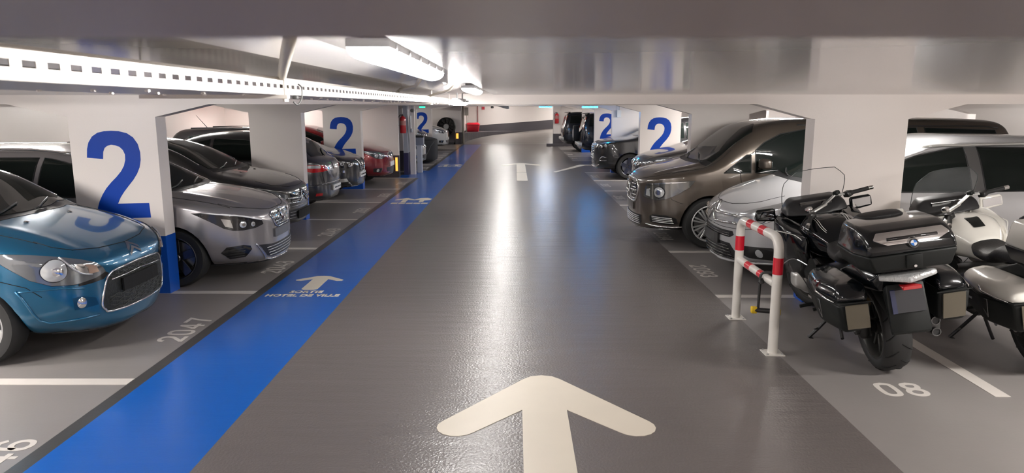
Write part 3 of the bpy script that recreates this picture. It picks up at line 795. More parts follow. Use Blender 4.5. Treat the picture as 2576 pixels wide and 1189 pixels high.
# ---------------------------------------------------------------- blue hatchback (left, nearest)
def blue_hatch():
    L = 3.94
    top = [(0, .64), (.015, .70), (.05, .755), (.12, .80), (.28, .88), (.50, .955), (.76, 1.015), (.90, 1.04), (.98, 1.085), (1.60, 1.40), (1.9, 1.475), (2.3, 1.53), (2.9, 1.50), (3.4, 1.40), (3.55, 1.33), (3.82, 1.0), (3.90, .90), (3.94, .8)]
    bot = [(0, .20), (.04, .165), (.2, .145), (.9, .17), (3.2, .19), (3.7, .24), (3.94, .40)]
    belt = [(0, .62), (.05, .68), (.2, .74), (.5, .83), (.9, .91), (2.0, .95), (3.2, .98), (3.6, .98), (3.94, .78)]
    P = dict(L=L, W=1.73, top=top, bot=bot, belt=belt, tum=[(0, 0), (.9, .05), (1.5, .2), (2.2, .27), (3.4, .26), (3.94, .1)],
             nu=[(0, 2.2), (.8, 2.7), (1.1, 4), (1.4, 6), (3.2, 5), (3.94, 2.5)], arch=[(.80, .345), (3.26, .345)], rw=.31, lf=.78, ef=2.9, lr=.6, nl=4.6, tuck=.045, flare=.03,
             mods=(lambda x, y, z: (y, z+(.012*math.exp(-((abs(y)-.52)/.05)**2) if .2 < x < 1.0 and z > .75 else 0)),))
    c = Car('hatchback', 'metallic blue hatchback in the left foreground, its grille and lamp beside the first pillar', P, paint('metallic_blue_paint', (.002, .105, .215), .5, .28), lod=1.3)
    c.windows([(.98, -.66), (.92, -.35), (.90, 0), (.92, .35), (.98, .66), (1.60, .55), (1.68, .3), (1.71, 0), (1.68, -.3), (1.60, -.55)],
              [[(1.42, .98), (1.62, 1.16), (1.85, 1.31), (2.1, 1.385), (2.22, 1.395), (2.22, .98)], [(2.30, .98), (2.30, 1.395), (2.8, 1.39), (3.2, 1.30), (3.25, 1.05), (3.1, .98)]],
              ('R', [(-.5, 1.02), (.5, 1.02), (.45, 1.32), (-.45, 1.32)]))
    # shut lines
    c.line('bonnet_gap', 'F', [(-.62, .905), (-.61, .86), (-.54, .825), (-.32, .80), (0, .79), (.32, .80), (.54, .825), (.61, .86), (.62, .905)], .0035, step=.03)
    c.both(c.line, 'bonnet_gap', 'T', [(.40, .63), (.7, .665), (1.1, .70)], .003)
    c.both(c.line, 'bumper_gap', 'D+40', [(.80, .52), (.88, .60), (1.02, .66)], .003, step=.03)
    c.both(c.line, 'door_gap', 'S+', [(1.30, .95), (1.22, .80), (1.22, .40), (1.35, .28), (2.26, .28), (2.26, .97)], .004)
    # headlamps: long almond wrapping the corner
    lamp = [(.38, .635), (.47, .605), (.62, .585), (.77, .60), (.88, .655), (.97, .745), (1.05, .84), (1.0, .852), (.87, .835), (.71, .80), (.55, .755), (.45, .715), (.40, .67)]
    for mode in ('D+32', 'D-32'):
        h = c.patch('headlamp', mode, lamp, mat('pale_lamp_housing', (.22, .24, .26), .10, .7, coat=1), .009, .022, grid=.025)
        c.line('lamp_edge', mode, lamp, .005, BLACKG, .002, h, closed=True, step=.03)
        c.patch('lamp_ring', mode, disc(.745, .705, .083, 24), LAMPD, .013, .01, h, grid=.02)
        c.patch('reflector', mode, disc(.745, .705, .076, 24), GLASSL, .017, .004, h, grid=.015, bulge=.025)
        c.patch('reflector', mode, disc(.73, .705, .034, 16), REFL, .040, .01, h, grid=.012, bulge=.01)
        c.patch('reflector', mode, [(.52, .655), (.555, .65), (.60, .69), (.62, .735), (.56, .725), (.525, .70)], REFL, .014, .004, h, grid=.02)
        c.patch('indicator', mode, [(.44, .65), (.52, .645), (.54, .72), (.46, .70)], mat('pale_amber_lens', (.6, .42, .32), .1, .5, coat=1), .014, .004, h, grid=.02)
        c.line('lamp_strake', mode, [(.50, .64), (.58, .665), (.65, .73), (.70, .79)], .008, mat('pale_strake', (.5, .5, .52), .2, .5, coat=1), .016, h, rnd=3)
        c.patch('lamp_underline', mode, [(.35, .615), (.40, .58), (.50, .57), (.60, .565), (.60, .585), (.47, .605), (.38, .635)], BLACKG, .006, .01, h, grid=.02)
    # oval grille
    gr = [(-.45, .335), (-.39, .305), (0, .292), (.39, .305), (.45, .335), (.478, .385), (.455, .49), (.42, .575), (.38, .61), (.31, .628), (0, .642), (-.31, .628), (-.38, .61), (-.42, .575), (-.455, .49), (-.478, .385)]
    g = c.patch('grille', 'F', gr, MESH, .005, .02, grid=.04)
    c.line('grille_surround', 'F', gr, .009, CHROME, .006, g, closed=True, step=.03, rnd=3)
    for r_ in range(12):
        z = .325+r_*.026
        if .44 < z < .555: continue
        w_ = .43 if z < .50 else .36
        c.line('grille_wave', 'F', [(-w_+.02+(2*w_-.04)*k/28, z+.008*math.sin(k*1.57+r_*1.5)) for k in range(29)], .0032, mat('grille_rib', (.05, .055, .05), .35, .5), .008, g, step=.1, n=5)
    c.line('grille_bar', 'F', [(-.38, .56), (0, .575), (.38, .56)], .006, CHROME, .014, g)
    c.plate('F', -.27, .27, .44, .545, PLATEB, .03)
    c.chevrons('F', 0, .688, .165, .045, .036, .022, off=.010)
    # fog lamps in their recesses
    for sg in (1, -1):
        m = 'D+32' if sg > 0 else 'D-32'
        f = c.patch('fog_recess', m, [(.46, .39), (.64, .385), (.65, .48), (.58, .485), (.48, .45)], mat('blue_recess', (.003, .06, .13), .35, .5), .002, .01, grid=.03)
        c.patch('fog_lamp', m, disc(.59, .435, .034, 16, .042), REFL, .008, .01, f, grid=.015, bulge=.012)
        c.line('bumper_crease', m, [(.96, .58), (.935, .53), (.88, .40), (.84, .335), (.78, .305), (.60, .305), (.46, .305)], .010, None or c.body_m, .0, step=.03, n=10)
        c.line('bumper_crease', m, [(.96, .57), (.88, .575), (.70, .57), (.56, .54)], .007, c.body_m, .0, step=.03, n=10)
    c.line('lower_lip', 'F', [(-.66, .185), (-.4, .165), (0, .155), (.4, .165), (.66, .185)], .012, BLACKP, .0)
    c.patch('cowl', 'T', [(.90, -.70), (.845, -.35), (.83, 0), (.845, .35), (.90, .70), (.98, .68), (.92, .35), (.90, 0), (.92, -.35), (.98, -.68)], BLACKP, .003, .01, grid=.06)
    c.wipers([[(.88, -.1), (.95, -.30), (1.0, -.45)], [(.90, .45), (.94, .2), (1.0, -.05)]])
    for y in (-.28, .28):
        p, n = c.proj('T', .70, y); bm = B(); hull(bm, [p+Vector(q) for q in ((-.018, -.012, 0), (-.018, .012, 0), (.02, -.016, 0), (.02, .016, 0), (.012, -.012, .014), (.012, .012, .014))], .003, 2)
        obj('washer_jet', bm, BLACKP, c.root, smooth=.6)
    c.both(c.line, 'gutter_trim', 'T', [(1.06, .68), (1.35, .615), (1.62, .57)], .010, CHROME, .002, step=.05)
    c.wheels(6, m=ALLOY); c.mirror(1.50, 1.0)
    return c
blue_hatch().place(-3.17, 5.88, PI)
def lamp_set(c, a, poly, m, discs=(), edge=None, parts=()):
    """headlamp on both front corners: housing, lens discs (u, z, r) and extra shaped inserts (name, poly, mat)"""
    for mode in ('D+%g' % a, 'D-%g' % a):
        h = c.patch('headlamp', mode, poly, m, .007, .022, grid=.025)
        c.line('lamp_edge', mode, poly, .004, edge or BLACKG, .003, h, closed=True, step=.04)
        for u, z, r in discs:
            c.patch('lamp_ring', mode, disc(u, z, r), LAMPD, .011, .008, h, grid=.02)
            c.patch('reflector', mode, disc(u, z, r*.86), GLASSL, .015, .004, h, grid=.015, bulge=r*.3)
            c.patch('reflector', mode, disc(u, z, r*.42, 14), REFL, .017+r*.32, .01, h, grid=.012)
        for nm, pl, mm in parts: c.patch(nm, mode, pl, mm, .013, .006, h, grid=.025)
def slats(c, mode, u0f, z0, z1, n, m=CHROME, r=.004, off=.008, parent=None, nm='grille_slat', sag=0):
    for k in range(n):
        z = z0+(z1-z0)*(k+.5)/n; u = u0f(z)
        c.line(nm, mode, [(-u, z), (-u*.5, z-sag*.7), (0, z-sag), (u*.5, z-sag*.7), (u, z)], r, m, off, parent, step=.06, n=5)
# ---------------------------------------------------------------- silver estate (left, second bay)
def silver_estate():
    L = 4.55
    top = [(0, .60), (.02, .68), (.07, .76), (.2, .825), (.5, .905), (.85, .965), (1.05, .99), (1.15, 1.035), (1.78, 1.33), (2.1, 1.43), (2.5, 1.475), (3.4, 1.465), (4.0, 1.42), (4.15, 1.37), (4.42, 1.02), (4.50, .9), (4.55, .75)]
    bot = [(0, .20), (.04, .18), (.25, .165), (.9, .16), (3.8, .18), (4.3, .25), (4.55, .40)]
    belt = [(0, .56), (.06, .66), (.2, .72), (.5, .80), (1.0, .87), (2.0, .90), (3.8, .97), (4.3, .97), (4.55, .72)]
    P = dict(L=L, W=1.80, top=top, bot=bot, belt=belt, tum=[(0, 0), (1.0, .05), (1.6, .2), (2.3, .27), (4.0, .26), (4.55, .1)],
             nu=[(0, 2.3), (.9, 2.8), (1.2, 4), (1.6, 6), (4.0, 5.5), (4.55, 3)], arch=[(.86, .345), (3.47, .345)], rw=.315, lf=.80, ef=2.7, nl=4.8, tuck=.045, flare=.022,
             mods=(lambda x, y, z: (y, z+(.012*math.exp(-((abs(y)-.50)/.05)**2) if .25 < x < 1.1 and z > .75 else 0)),))
    c = Car('estate_car', 'silver grey estate car nose-out just behind the first pillar with the big 2', P, paint('silver_lilac_paint', (.30, .285, .295), .55, .26), lod=1.2)
    c.windows([(1.14, -.64), (1.08, -.35), (1.06, 0), (1.08, .35), (1.14, .64), (1.80, .55), (1.90, .3), (1.93, 0), (1.90, -.3), (1.80, -.55)],
              [[(1.30, .96), (1.55, 1.13), (1.9, 1.28), (2.2, 1.35), (2.28, 1.36), (2.28, .965)], [(2.34, .965), (2.34, 1.36), (3.1, 1.36), (3.15, .98)], [(3.22, .985), (3.22, 1.355), (3.85, 1.31), (4.02, 1.12), (3.95, 1.02)]],
              ('R', [(-.5, 1.05), (.5, 1.05), (.46, 1.33), (-.46, 1.33)]))
    c.line('bonnet_gap', 'F', [(-.66, .87), (-.63, .83), (-.35, .772), (-.22, .755), (.22, .755), (.35, .772), (.63, .83), (.66, .87)], .0035, step=.03)
    c.both(c.line, 'bonnet_gap', 'T', [(.33, .67), (.7, .71), (1.15, .73)], .003)
    c.both(c.line, 'door_gap', 'S+', [(1.32, .9), (1.26, .75), (1.26, .38), (1.38, .26), (2.32, .26), (2.32, .96)], .004)
    c.both(c.line, 'body_crease', 'S+', [(1.2, .70), (2.2, .74), (3.4, .78)], .006, c.body_m, .0)
    lamp = [(.43, .625), (.55, .60), (.70, .592), (.80, .60), (.88, .63), (.97, .70), (1.10, .80), (1.02, .80), (.85, .765), (.68, .725), (.52, .69), (.45, .665)]
    lamp_set(c, 32, lamp, LAMPD, [(.70, .655, .042), (.585, .645, .030)], parts=[('reflector', [(.80, .625), (.87, .65), (.90, .735), (.82, .715)], REFL), ('lamp_strip', [(.46, .67), (.70, .735), (1.04, .80), (.98, .80), (.68, .742), (.46, .68)], mat('white_lamp_strip', (.8, .8, .8), .2))])
    g = c.patch('grille', 'F', [(-.30, .70), (-.22, .575), (-.16, .545), (.16, .545), (.22, .575), (.30, .70), (.24, .722), (0, .735), (-.24, .722)], BLACKG, .005, .02, grid=.03)
    c.line('grille_surround', 'F', [(-.30, .70), (-.22, .575), (-.16, .545), (.16, .545), (.22, .575), (.30, .70), (.24, .722), (0, .735), (-.24, .722)], .008, CHROME, .006, g, closed=True, step=.03)
    for k in range(4): c.line('grille_slat', 'F', [(-(.2+.018*k), .575+.034*k), (.2+.018*k, .575+.034*k)], .004, CHROME, .008, g, n=5)
    for k in range(-5, 6): c.line('grille_slat', 'F', [(k*.042, .552), (k*.05, .71)], .003, STEEL, .007, g, n=5)
    c.patch('emblem', 'F', [(-.02, .59), (.02, .585), (.035, .63), (.015, .66), (.04, .70), (.0, .715), (-.03, .69), (-.02, .65), (-.04, .62)], CHROME, .02, .012, g, grid=.03)
    c.plate('F', -.26, .26, .44, .535, mat('smoked_plate', (.10, .10, .11), .4), .02)
    i = c.patch('lower_intake', 'F', [(-.54, .40), (-.40, .25), (-.3, .225), (.3, .225), (.40, .25), (.54, .40), (.3, .37), (-.3, .37)], BLACKP, .004, .02, grid=.04)
    slats(c, 'F', lambda z: .34+(z-.23)*.7, .235, .36, 4, STEEL, .004, .006, i)
    c.line('intake_trim', 'F', [(-.58, .42), (-.42, .225), (-.3, .198), (.3, .198), (.42, .225), (.58, .42)], .009, CHROME, .004, i, step=.03)
    for sg in '+-':
        f = c.patch('fog_grille', 'D%s32' % sg, [(.60, .37), (.66, .29), (.80, .28), (.90, .36), (.86, .42), (.70, .43), (.62, .41)], BLACKG, .004, .02, grid=.03)
        for k in range(4): c.line('fog_slat', 'D%s32' % sg, [(.68, .31+.028*k), (.84, .31+.028*k)], .004, BLACKP, .008, f, n=5)
    c.line('lower_lip', 'F', [(-.7, .20), (-.4, .175), (.4, .175), (.7, .20)], .012, BLACKP, .0)
    c.patch('cowl', 'T', [(1.06, -.68), (1.0, -.35), (.985, 0), (1.0, .35), (1.06, .68), (1.14, .66), (1.08, .35), (1.06, 0), (1.08, -.35), (1.14, -.66)], BLACKP, .003, .01, grid=.06)
    c.wipers([[(1.05, -.1), (1.12, -.32), (1.16, -.47)], [(1.06, .5), (1.1, .2), (1.16, -.05)]])
    c.both(c.line, 'gutter_trim', 'T', [(1.24, .66), (1.5, .60), (1.85, .56)], .008, CHROME, .002, step=.05)
    c.both(c.line, 'roof_rail', 'T', [(2.0, .56), (2.8, .55), (3.8, .53)], .016, CHROME, .02, step=.1)
    c.wheels(5, m=ALLOYD, sp_w=.09, style='wide'); c.mirror(1.45, .98, sides=(-1,))
    return c
silver_estate().place(-2.74, 8.30, PI)
# ---------------------------------------------------------------- black hatchback with wide chevron grille
def dark_hatch():
    L = 4.26
    top = [(0, .58), (.02, .66), (.07, .74), (.18, .80), (.5, .90), (.85, .97), (1.02, 1.0), (1.12, 1.05), (1.75, 1.36), (2.05, 1.435), (2.5, 1.47), (3.1, 1.43), (3.6, 1.33), (3.8, 1.24), (4.1, 1.0), (4.2, .9), (4.26, .75)]
    bot = [(0, .24), (.04, .21), (.25, .19), (.9, .18), (3.5, .19), (4.0, .25), (4.26, .40)]
    belt = [(0, .56), (.06, .66), (.2, .72), (.5, .80), (1.0, .87), (2.0, .90), (3.6, .96), (4.0, .93), (4.26, .72)]
    P = dict(L=L, W=1.77, top=top, bot=bot, belt=belt, tum=[(0, 0), (1.0, .05), (1.6, .2), (2.3, .27), (4.0, .26), (4.26, .1)],
             nu=[(0, 2.2), (.9, 2.7), (1.2, 4), (1.6, 5), (3.6, 4.5), (4.26, 3)], arch=[(.86, .335), (3.47, .335)], rw=.305, lf=.85, ef=2.6, nl=4.6, tuck=.045, flare=.022)
    c = Car('hatchback', 'glossy black hatchback behind the silver estate, twin-chevron grille beside a plain pillar', P, paint('black_pearl_paint', (.010, .0095, .009), .0, .35), lod=1.1)
    c.windows([(1.12, -.62), (1.06, -.35), (1.04, 0), (1.06, .35), (1.12, .62), (1.78, .54), (1.86, .3), (1.89, 0), (1.86, -.3), (1.78, -.54)],
              [[(1.34, .96), (1.6, 1.12), (1.65, 1.14), (1.65, .96)], [(1.70, .96), (1.70, 1.17), (2.0, 1.29), (2.3, 1.35), (2.3, .965)], [(2.36, .965), (2.36, 1.35), (2.9, 1.33), (3.3, 1.22), (3.45, 1.05), (3.3, .98)]],
              ('R', [(-.5, 1.02), (.5, 1.02), (.45, 1.26), (-.45, 1.26)]))
    c.line('bonnet_gap', 'F', [(-.66, .86), (-.6, .80), (-.35, .755), (0, .745), (.35, .755), (.6, .80), (.66, .86)], .0035, step=.03)
    c.both(c.line, 'bumper_gap', 'D+35', [(.93, .42), (.95, .5), (1.02, .62)], .003, step=.03)
    lamp_set(c, 32, [(.44, .60), (.60, .575), (.78, .60), (.95, .69), (1.12, .80), (1.0, .79), (.8, .745), (.6, .69), (.46, .645)], mat('pale_lamp_housing', (.42, .44, .46), .12, .6, coat=1), [(.78, .675, .055), (.62, .63, .04)])
    g = c.patch('grille', 'F', [(-.42, .58), (-.36, .51), (.36, .51), (.42, .58), (.44, .66), (.30, .685), (0, .70), (-.30, .685), (-.44, .66)], BLACKG, .004, .02, grid=.04)
    c.line('grille_chevron', 'F', [(-.50, .60), (-.14, .575), (-.05, .66), (0, .69), (.05, .66), (.14, .575), (.50, .60)], .010, CHROME, .012, g, step=.04)
    c.line('grille_chevron', 'F', [(-.48, .53), (-.16, .515), (-.07, .58), (0, .61), (.07, .58), (.16, .515), (.48, .53)], .010, CHROME, .012, g, step=.04)
    slats(c, 'F', lambda z: .4, .52, .68, 3, STEEL, .003, .006, g)
    i = c.patch('lower_intake', 'F', [(-.50, .42), (-.46, .27), (.46, .27), (.50, .42)], BLACKP, .004, .02, grid=.05)
    slats(c, 'F', lambda z: .44, .28, .41, 3, STEEL, .003, .006, i)
    c.line('bumper_crease', 'F', [(-.75, .49), (-.4, .465), (.4, .465), (.75, .49)], .010, c.body_m, .0)
    c.plate('F', -.27, .27, .28, .40, PLATEB, .035)
    c.patch('cowl', 'T', [(1.04, -.66), (.98, -.35), (.965, 0), (.98, .35), (1.04, .66), (1.12, .64), (1.06, .35), (1.04, 0), (1.06, -.35), (1.12, -.64)], BLACKP, .003, .01, grid=.06)
    c.wipers([[(1.03, -.1), (1.1, -.3), (1.15, -.46)], [(1.04, .5), (1.08, .2), (1.14, -.05)]])
    for y in (-.28, .28):
        p, n = c.proj('T', .80, y); bm = B(); hull(bm, [p+Vector(q) for q in ((-.018, -.012, 0), (-.018, .012, 0), (.02, -.016, 0), (.02, .016, 0), (.012, -.012, .014), (.012, .012, .014))], .003, 2)
        obj('washer_jet', bm, BLACKP, c.root, smooth=.6)
    c.patch('toll_sticker', 'T', [(1.22, .50), (1.30, .49), (1.30, .56), (1.22, .56)], mat('pale_sticker', (.5, .55, .6), .5), .006, .003, grid=.05)
    c.both(c.line, 'gutter_trim', 'T', [(1.24, .65), (1.5, .59), (1.8, .55)], .006, CHROME, .002, step=.05)
    c.wheels(5, m=ALLOYD, sp_w=.08); c.mirror(1.48, .98)
    return c
dark_hatch().place(-3.20, 10.72, PI)
# ---------------------------------------------------------------- nose-in dark grey hatchback (rear toward the lane)
def dark_grey_rear():
    L = 4.30
    top = [(0, .58), (.02, .66), (.07, .74), (.18, .79), (.5, .89), (1.0, .97), (1.12, 1.02), (1.85, 1.36), (2.2, 1.44), (2.6, 1.47), (3.2, 1.44), (3.62, 1.36), (3.75, 1.30), (4.02, 1.04), (4.14, .98), (4.24, .88), (4.285, .70), (4.30, .60)]
    bot = [(0, .24), (.25, .19), (.9, .18), (3.6, .19), (4.1, .22), (4.27, .27), (4.30, .36)]
    belt = [(0, .56), (.2, .72), (.5, .80), (1.0, .87), (2.0, .90), (3.6, .95), (4.05, .92), (4.24, .80), (4.30, .56)]
    P = dict(L=L, W=1.81, top=top, bot=bot, belt=belt, tum=[(0, 0), (1.0, .05), (1.6, .2), (2.3, .27), (3.7, .28), (4.30, .1)],
             nu=[(0, 2.2), (.9, 2.7), (1.2, 4), (1.6, 5), (3.6, 4.2), (4.1, 3), (4.30, 2.5)], arch=[(.86, .335), (3.5, .335)], rw=.305, lf=.85, ef=2.6, lr=.75, er=2.7, nl=4.6, tuck=.045, flare=.02)
    c = Car('hatchback', 'dark grey hatchback parked nose-in, red tail lamp toward the lane, behind the plain left pillar', P, paint('graphite_paint', (.022, .022, .026), .1, .3), lod=1.1)
    c.windows([(1.14, -.62), (1.08, 0), (1.14, .62), (1.85, .55), (1.94, 0), (1.85, -.55)],
              [[(1.40, .96), (1.7, 1.13), (2.1, 1.30), (2.3, 1.34), (2.3, .965)], [(2.36, .965), (2.36, 1.35), (2.9, 1.33), (3.35, 1.24), (3.5, 1.10), (3.3, .99)]],
              ('R', [(-.56, 1.03), (0, 1.01), (.56, 1.03), (.48, 1.26), (0, 1.29), (-.48, 1.26)]))
    for sg in '+-':
        t = c.patch('tail_lamp', 'E%s40' % sg, [(.34, .78), (.50, .765), (.72, .76), (.90, .81), (.98, .87), (.90, .90), (.70, .89), (.50, .88), (.37, .86)], REDL, .006, .015, grid=.03)
        c.patch('reversing_lens', 'E%s40' % sg, [(.55, .83), (.78, .835), (.92, .875), (.72, .885), (.55, .875)], GLASSL, .010, .004, t, grid=.03)
        c.patch('rear_reflector', 'E%s40' % sg, [(.50, .34), (.64, .34), (.64, .385), (.50, .385)], REDL, .006, .01, grid=.03)
    c.line('tailgate_gap', 'R', [(-.62, .92), (-.55, .60), (-.5, .52), (.5, .52), (.55, .60), (.62, .92)], .004, step=.04)
    c.line('bumper_crease', 'R', [(-.82, .52), (-.5, .55), (.5, .55), (.82, .52)], .014, c.body_m, .0, step=.04, n=10)
    c.patch('number_plate', 'R', rrect(-.26, .26, .40, .50, .01), PLATEW, .03, .025, smooth=False)
    c.line('plate_characters', 'R', [(-.2, .45), (-.08, .45)], .012, BLACKP, .03); c.line('plate_characters', 'R', [(-.03, .45), (.06, .45)], .012, BLACKP, .03); c.line('plate_characters', 'R', [(.11, .45), (.2, .45)], .012, BLACKP, .03)
    c.patch('emblem', 'R', [(-.035, .84), (0, .775), (.035, .84), (0, .905)], CHROME, .012, .012, grid=.03)
    c.line('rear_wiper', 'R', [(0, 1.0), (.25, 1.08), (.40, 1.12)], .008, BLACKP, .015)
    c.both(c.line, 'door_gap', 'S+', [(2.33, .95), (2.33, .26), (3.1, .26), (3.25, .6), (3.35, .95)], .004)
    c.wheels(5, m=ALLOYD, sp_w=.08); c.mirror(1.48, .98)
    return c
dark_grey_rear().place(-3.42-4.20, 13.25, 0)
# ---------------------------------------------------------------- black crossover-ish hatchback
def black_vgrille():
    L = 4.0
    top = [(0, .66), (.02, .72), (.07, .79), (.2, .86), (.5, .96), (.9, 1.04), (1.05, 1.10), (1.7, 1.37), (2.0, 1.45), (2.5, 1.48), (3.3, 1.46), (3.6, 1.44), (3.72, 1.38), (3.88, 1.08), (3.95, .95), (4.0, .8)]
    bot = [(0, .26), (.25, .21), (.9, .20), (3.4, .2), (3.8, .28), (4.0, .42)]
    belt = [(0, .62), (.06, .70), (.2, .76), (.5, .85), (1.0, .93), (2.0, .97), (3.4, 1.05), (3.7, 1.05), (4.0, .78)]
    P = dict(L=L, W=1.76, top=top, bot=bot, belt=belt, tum=[(0, 0), (.9, .05), (1.5, .2), (2.2, .25), (3.6, .25), (4.0, .1)],
             nu=[(0, 2.2), (.8, 2.7), (1.1, 4), (1.5, 5.5), (3.6, 5), (4.0, 3)], arch=[(.82, .345), (3.35, .345)], rw=.315, lf=.75, ef=2.7, nl=4.8, flare=.022, low=.0)
    c = Car('crossover', 'black crossover nose-out between the dark grey rear end and the blue 2 pillar', P, paint('black_paint', (.006, .006, .007), .0, .3))
    c.windows([(1.05, -.64), (1.0, 0), (1.05, .64), (1.70, .56), (1.78, 0), (1.70, -.56)],
              [[(1.3, 1.03), (1.55, 1.18), (1.9, 1.31), (2.2, 1.35), (2.2, 1.03)], [(2.26, 1.03), (2.26, 1.36), (3.0, 1.35), (3.4, 1.29), (3.3, 1.1)]],
              ('R', [(-.5, 1.1), (.5, 1.1), (.46, 1.35), (-.46, 1.35)]))
    lamp_set(c, 32, [(.42, .70), (.62, .64), (.78, .66), (.92, .74), (1.04, .84), (.9, .84), (.7, .80), (.5, .77)], LAMPD, [(.78, .735, .045), (.62, .70, .035)], parts=[('lamp_strip', [(.46, .72), (.60, .66), (.64, .665), (.50, .74)], REFL)])
    g = c.patch('grille', 'F', [(-.28, .78), (-.22, .56), (.22, .56), (.28, .78)], BLACKP, .004, .02, grid=.04)
    slats(c, 'F', lambda z: .22, .58, .76, 5, STEEL, .004, .006, g)
    c.line('grille_chevron', 'F', [(-.27, .79), (-.17, .60), (-.10, .545), (.10, .545), (.17, .60), (.27, .79)], .013, CHROME, .012, g, step=.03)
    c.patch('emblem', 'F', disc(0, .70, .06), CHROME, .02, .015, g, grid=.03)
    c.patch('number_plate', 'F', rrect(-.26, .26, .42, .53, .01), PLATEW, .03, .03, smooth=False)
    for u in (-.15, .02, .16): c.line('plate_characters', 'F', [(u-.06, .475), (u+.05, .475)], .014, BLACKP, .03)
    c.patch('lower_intake', 'F', [(-.40, .38), (-.34, .29), (.34, .29), (.40, .38)], BLACKG, .004, .02, grid=.05)
    c.line('bumper_blade', 'F', [(-.62, .34), (-.45, .25), (0, .235), (.45, .25), (.62, .34)], .014, CHROME, .004, step=.04)
    for sg in '+-': c.patch('fog_lamp', 'D%s32' % sg, [(.62, .36), (.84, .35), (.88, .42), (.68, .43)], REFL, .006, .015, grid=.03)
    for sg in '+-': c.patch('fog_lamp', 'D%s32' % sg, [(.72, .55), (.80, .55), (.82, .59), (.72, .60)], CHROME, .006, .01, grid=.03)
    c.both(c.line, 'roof_rail', 'T', [(1.9, .57), (2.8, .56), (3.4, .54)], .016, BLACKP, .03, step=.1)
    p, n = c.proj('T', 3.3, 0); bm = B(); tube(bm, [p, p+Vector((.22, 0, .26))], .005, 6, rs=[.008, .003]); obj('roof_aerial', bm, BLACKP, c.root)
    c.wheels(5, m=ALLOYD, sp_w=.08); c.mirror(1.4, 1.06)
    return c
black_vgrille().place(-3.32, 15.55, PI)
# ---------------------------------------------------------------- generic small car with options (distant ones)
def simple_car(name, label, col, x, y, rz, L=4.1, W=1.75, H=1.46, nose=.70, wb=(.82, 3.35), metal=.4, face='a', lod=.8, low=0, cat=None, plate=True, group=None, roofx=1.75):
    k = L/4.1; h0 = H-1.46
    top = [(0, nose-.10), (.02, nose-.03), (.07, nose+.05), (.2, nose+.12), (.5*k, nose+.22), (.9*k, nose+.30+h0*.3), (1.03*k, nose+.34+h0*.4), (roofx*k, H-.10), (2.05*k, H-.03), (2.6*k, H), (3.4*k, H-.06), (3.7*k, H-.14), (3.95*k, 1.02+h0*.5), (4.05*k, .92+h0*.4), (L, .78)]
    bot = [(0, .26), (.25, .20), (.9, .19), (L-.7, .19), (L-.2, .27), (L, .42)]
    belt = [(0, nose-.14), (.06, nose-.05), (.2, nose+.02), (.5*k, nose+.12), (1.0*k, nose+.19+h0*.3), (2.0*k, nose+.23+h0*.4), (3.5*k, nose+.29+h0*.4), (3.8*k, nose+.27+h0*.4), (L, .72)]
    P = dict(L=L, W=W, top=top, bot=bot, belt=belt, tum=[(0, 0), (.9*k, .05), (1.5*k, .2), (2.2*k, .26), (3.6*k, .25), (L, .1)],
             nu=[(0, 2.2), (.8*k, 2.7), (1.1*k, 4), (1.5*k, 5.5), (3.6*k, 5), (L, 3)], arch=[(wb[0], .34), (wb[1]*k, .34)], rw=.31, lf=.78, ef=2.7, nl=4.8, flare=.02, low=low)
    c = Car(name, label, P, paint('paint_'+label[:24].replace(' ', '_'), col, metal, .26), lod=lod, group=group)
    zb = nose+.28+h0*.4
    c.windows([(1.04*k, -.62), (.99*k, 0), (1.04*k, .62), (roofx*k-.05, .55), (roofx*k+.06, 0), (roofx*k-.05, -.55)],
              [[(1.32*k, zb), (1.55*k, zb+.17), (1.9*k, H-.16), (2.2*k, H-.12), (2.2*k, zb)], [(2.27*k, zb), (2.27*k, H-.12), (3.0*k, H-.13), (3.4*k, H-.22), (3.4*k, zb+.08)]],
              ('R', [(-.5, zb+.07), (.5, zb+.07), (.46, H-.16), (-.46, H-.16)]))
    n0 = nose
    if face == 'a':      # rounded lamps, slim badge grille
        lamp_set(c, 32, [(.42, n0-.02), (.60, n0-.08), (.78, n0-.06), (.92, n0+.03), (1.06, n0+.13), (.9, n0+.12), (.7, n0+.09), (.5, n0+.05)], mat('pale_lamp_housing', (.42, .44, .46), .12, .6, coat=1), [(.76, n0, .05), (.60, n0-.02, .035)])
        g = c.patch('grille', 'F', [(-.34, n0+.02), (-.30, n0-.06), (.30, n0-.06), (.34, n0+.02), (0, n0+.05)], BLACKG, .004, .02, grid=.05)
        c.line('grille_surround', 'F', [(-.34, n0+.02), (-.30, n0-.06), (.30, n0-.06), (.34, n0+.02), (0, n0+.05)], .008, CHROME, .006, g, closed=True)
        c.patch('emblem', 'F', disc(0, n0, .06), CHROME, .018, .015, g, grid=.03)
        c.patch('lower_intake', 'F', [(-.46, .44), (-.38, .28), (.38, .28), (.46, .44)], BLACKP, .004, .02, grid=.06)
        for sg in '+-': c.patch('fog_recess', 'D%s32' % sg, [(.58, .44), (.62, .33), (.80, .35), (.82, .44)], BLACKP, .004, .02, grid=.04)
        for sg in '+-': c.patch('fog_lamp', 'D%s32' % sg, disc(.71, .39, .035, 12), REFL, .010, .02, grid=.04)
    if plate: c.patch('number_plate', 'F', rrect(-.26, .26, .46, .565, .01), PLATEW, .025, .03, smooth=False)
    c.wheels(5, m=ALLOYD, sp_w=.08)
    c.mirror(1.42*k, zb+.03)
    c.place(x, y, rz); return c
simple_car('hatchback', 'dark red hatchback with white number plate, right of the blue 2 pillar', (.20, .006, .012), -3.08, 17.95, PI, nose=.74, H=1.47)
simple_car('hatchback', 'distant silver hatchback nose just behind the grey ticket post', (.45, .45, .44), -2.82, 22.6, PI, nose=.70, plate=False)
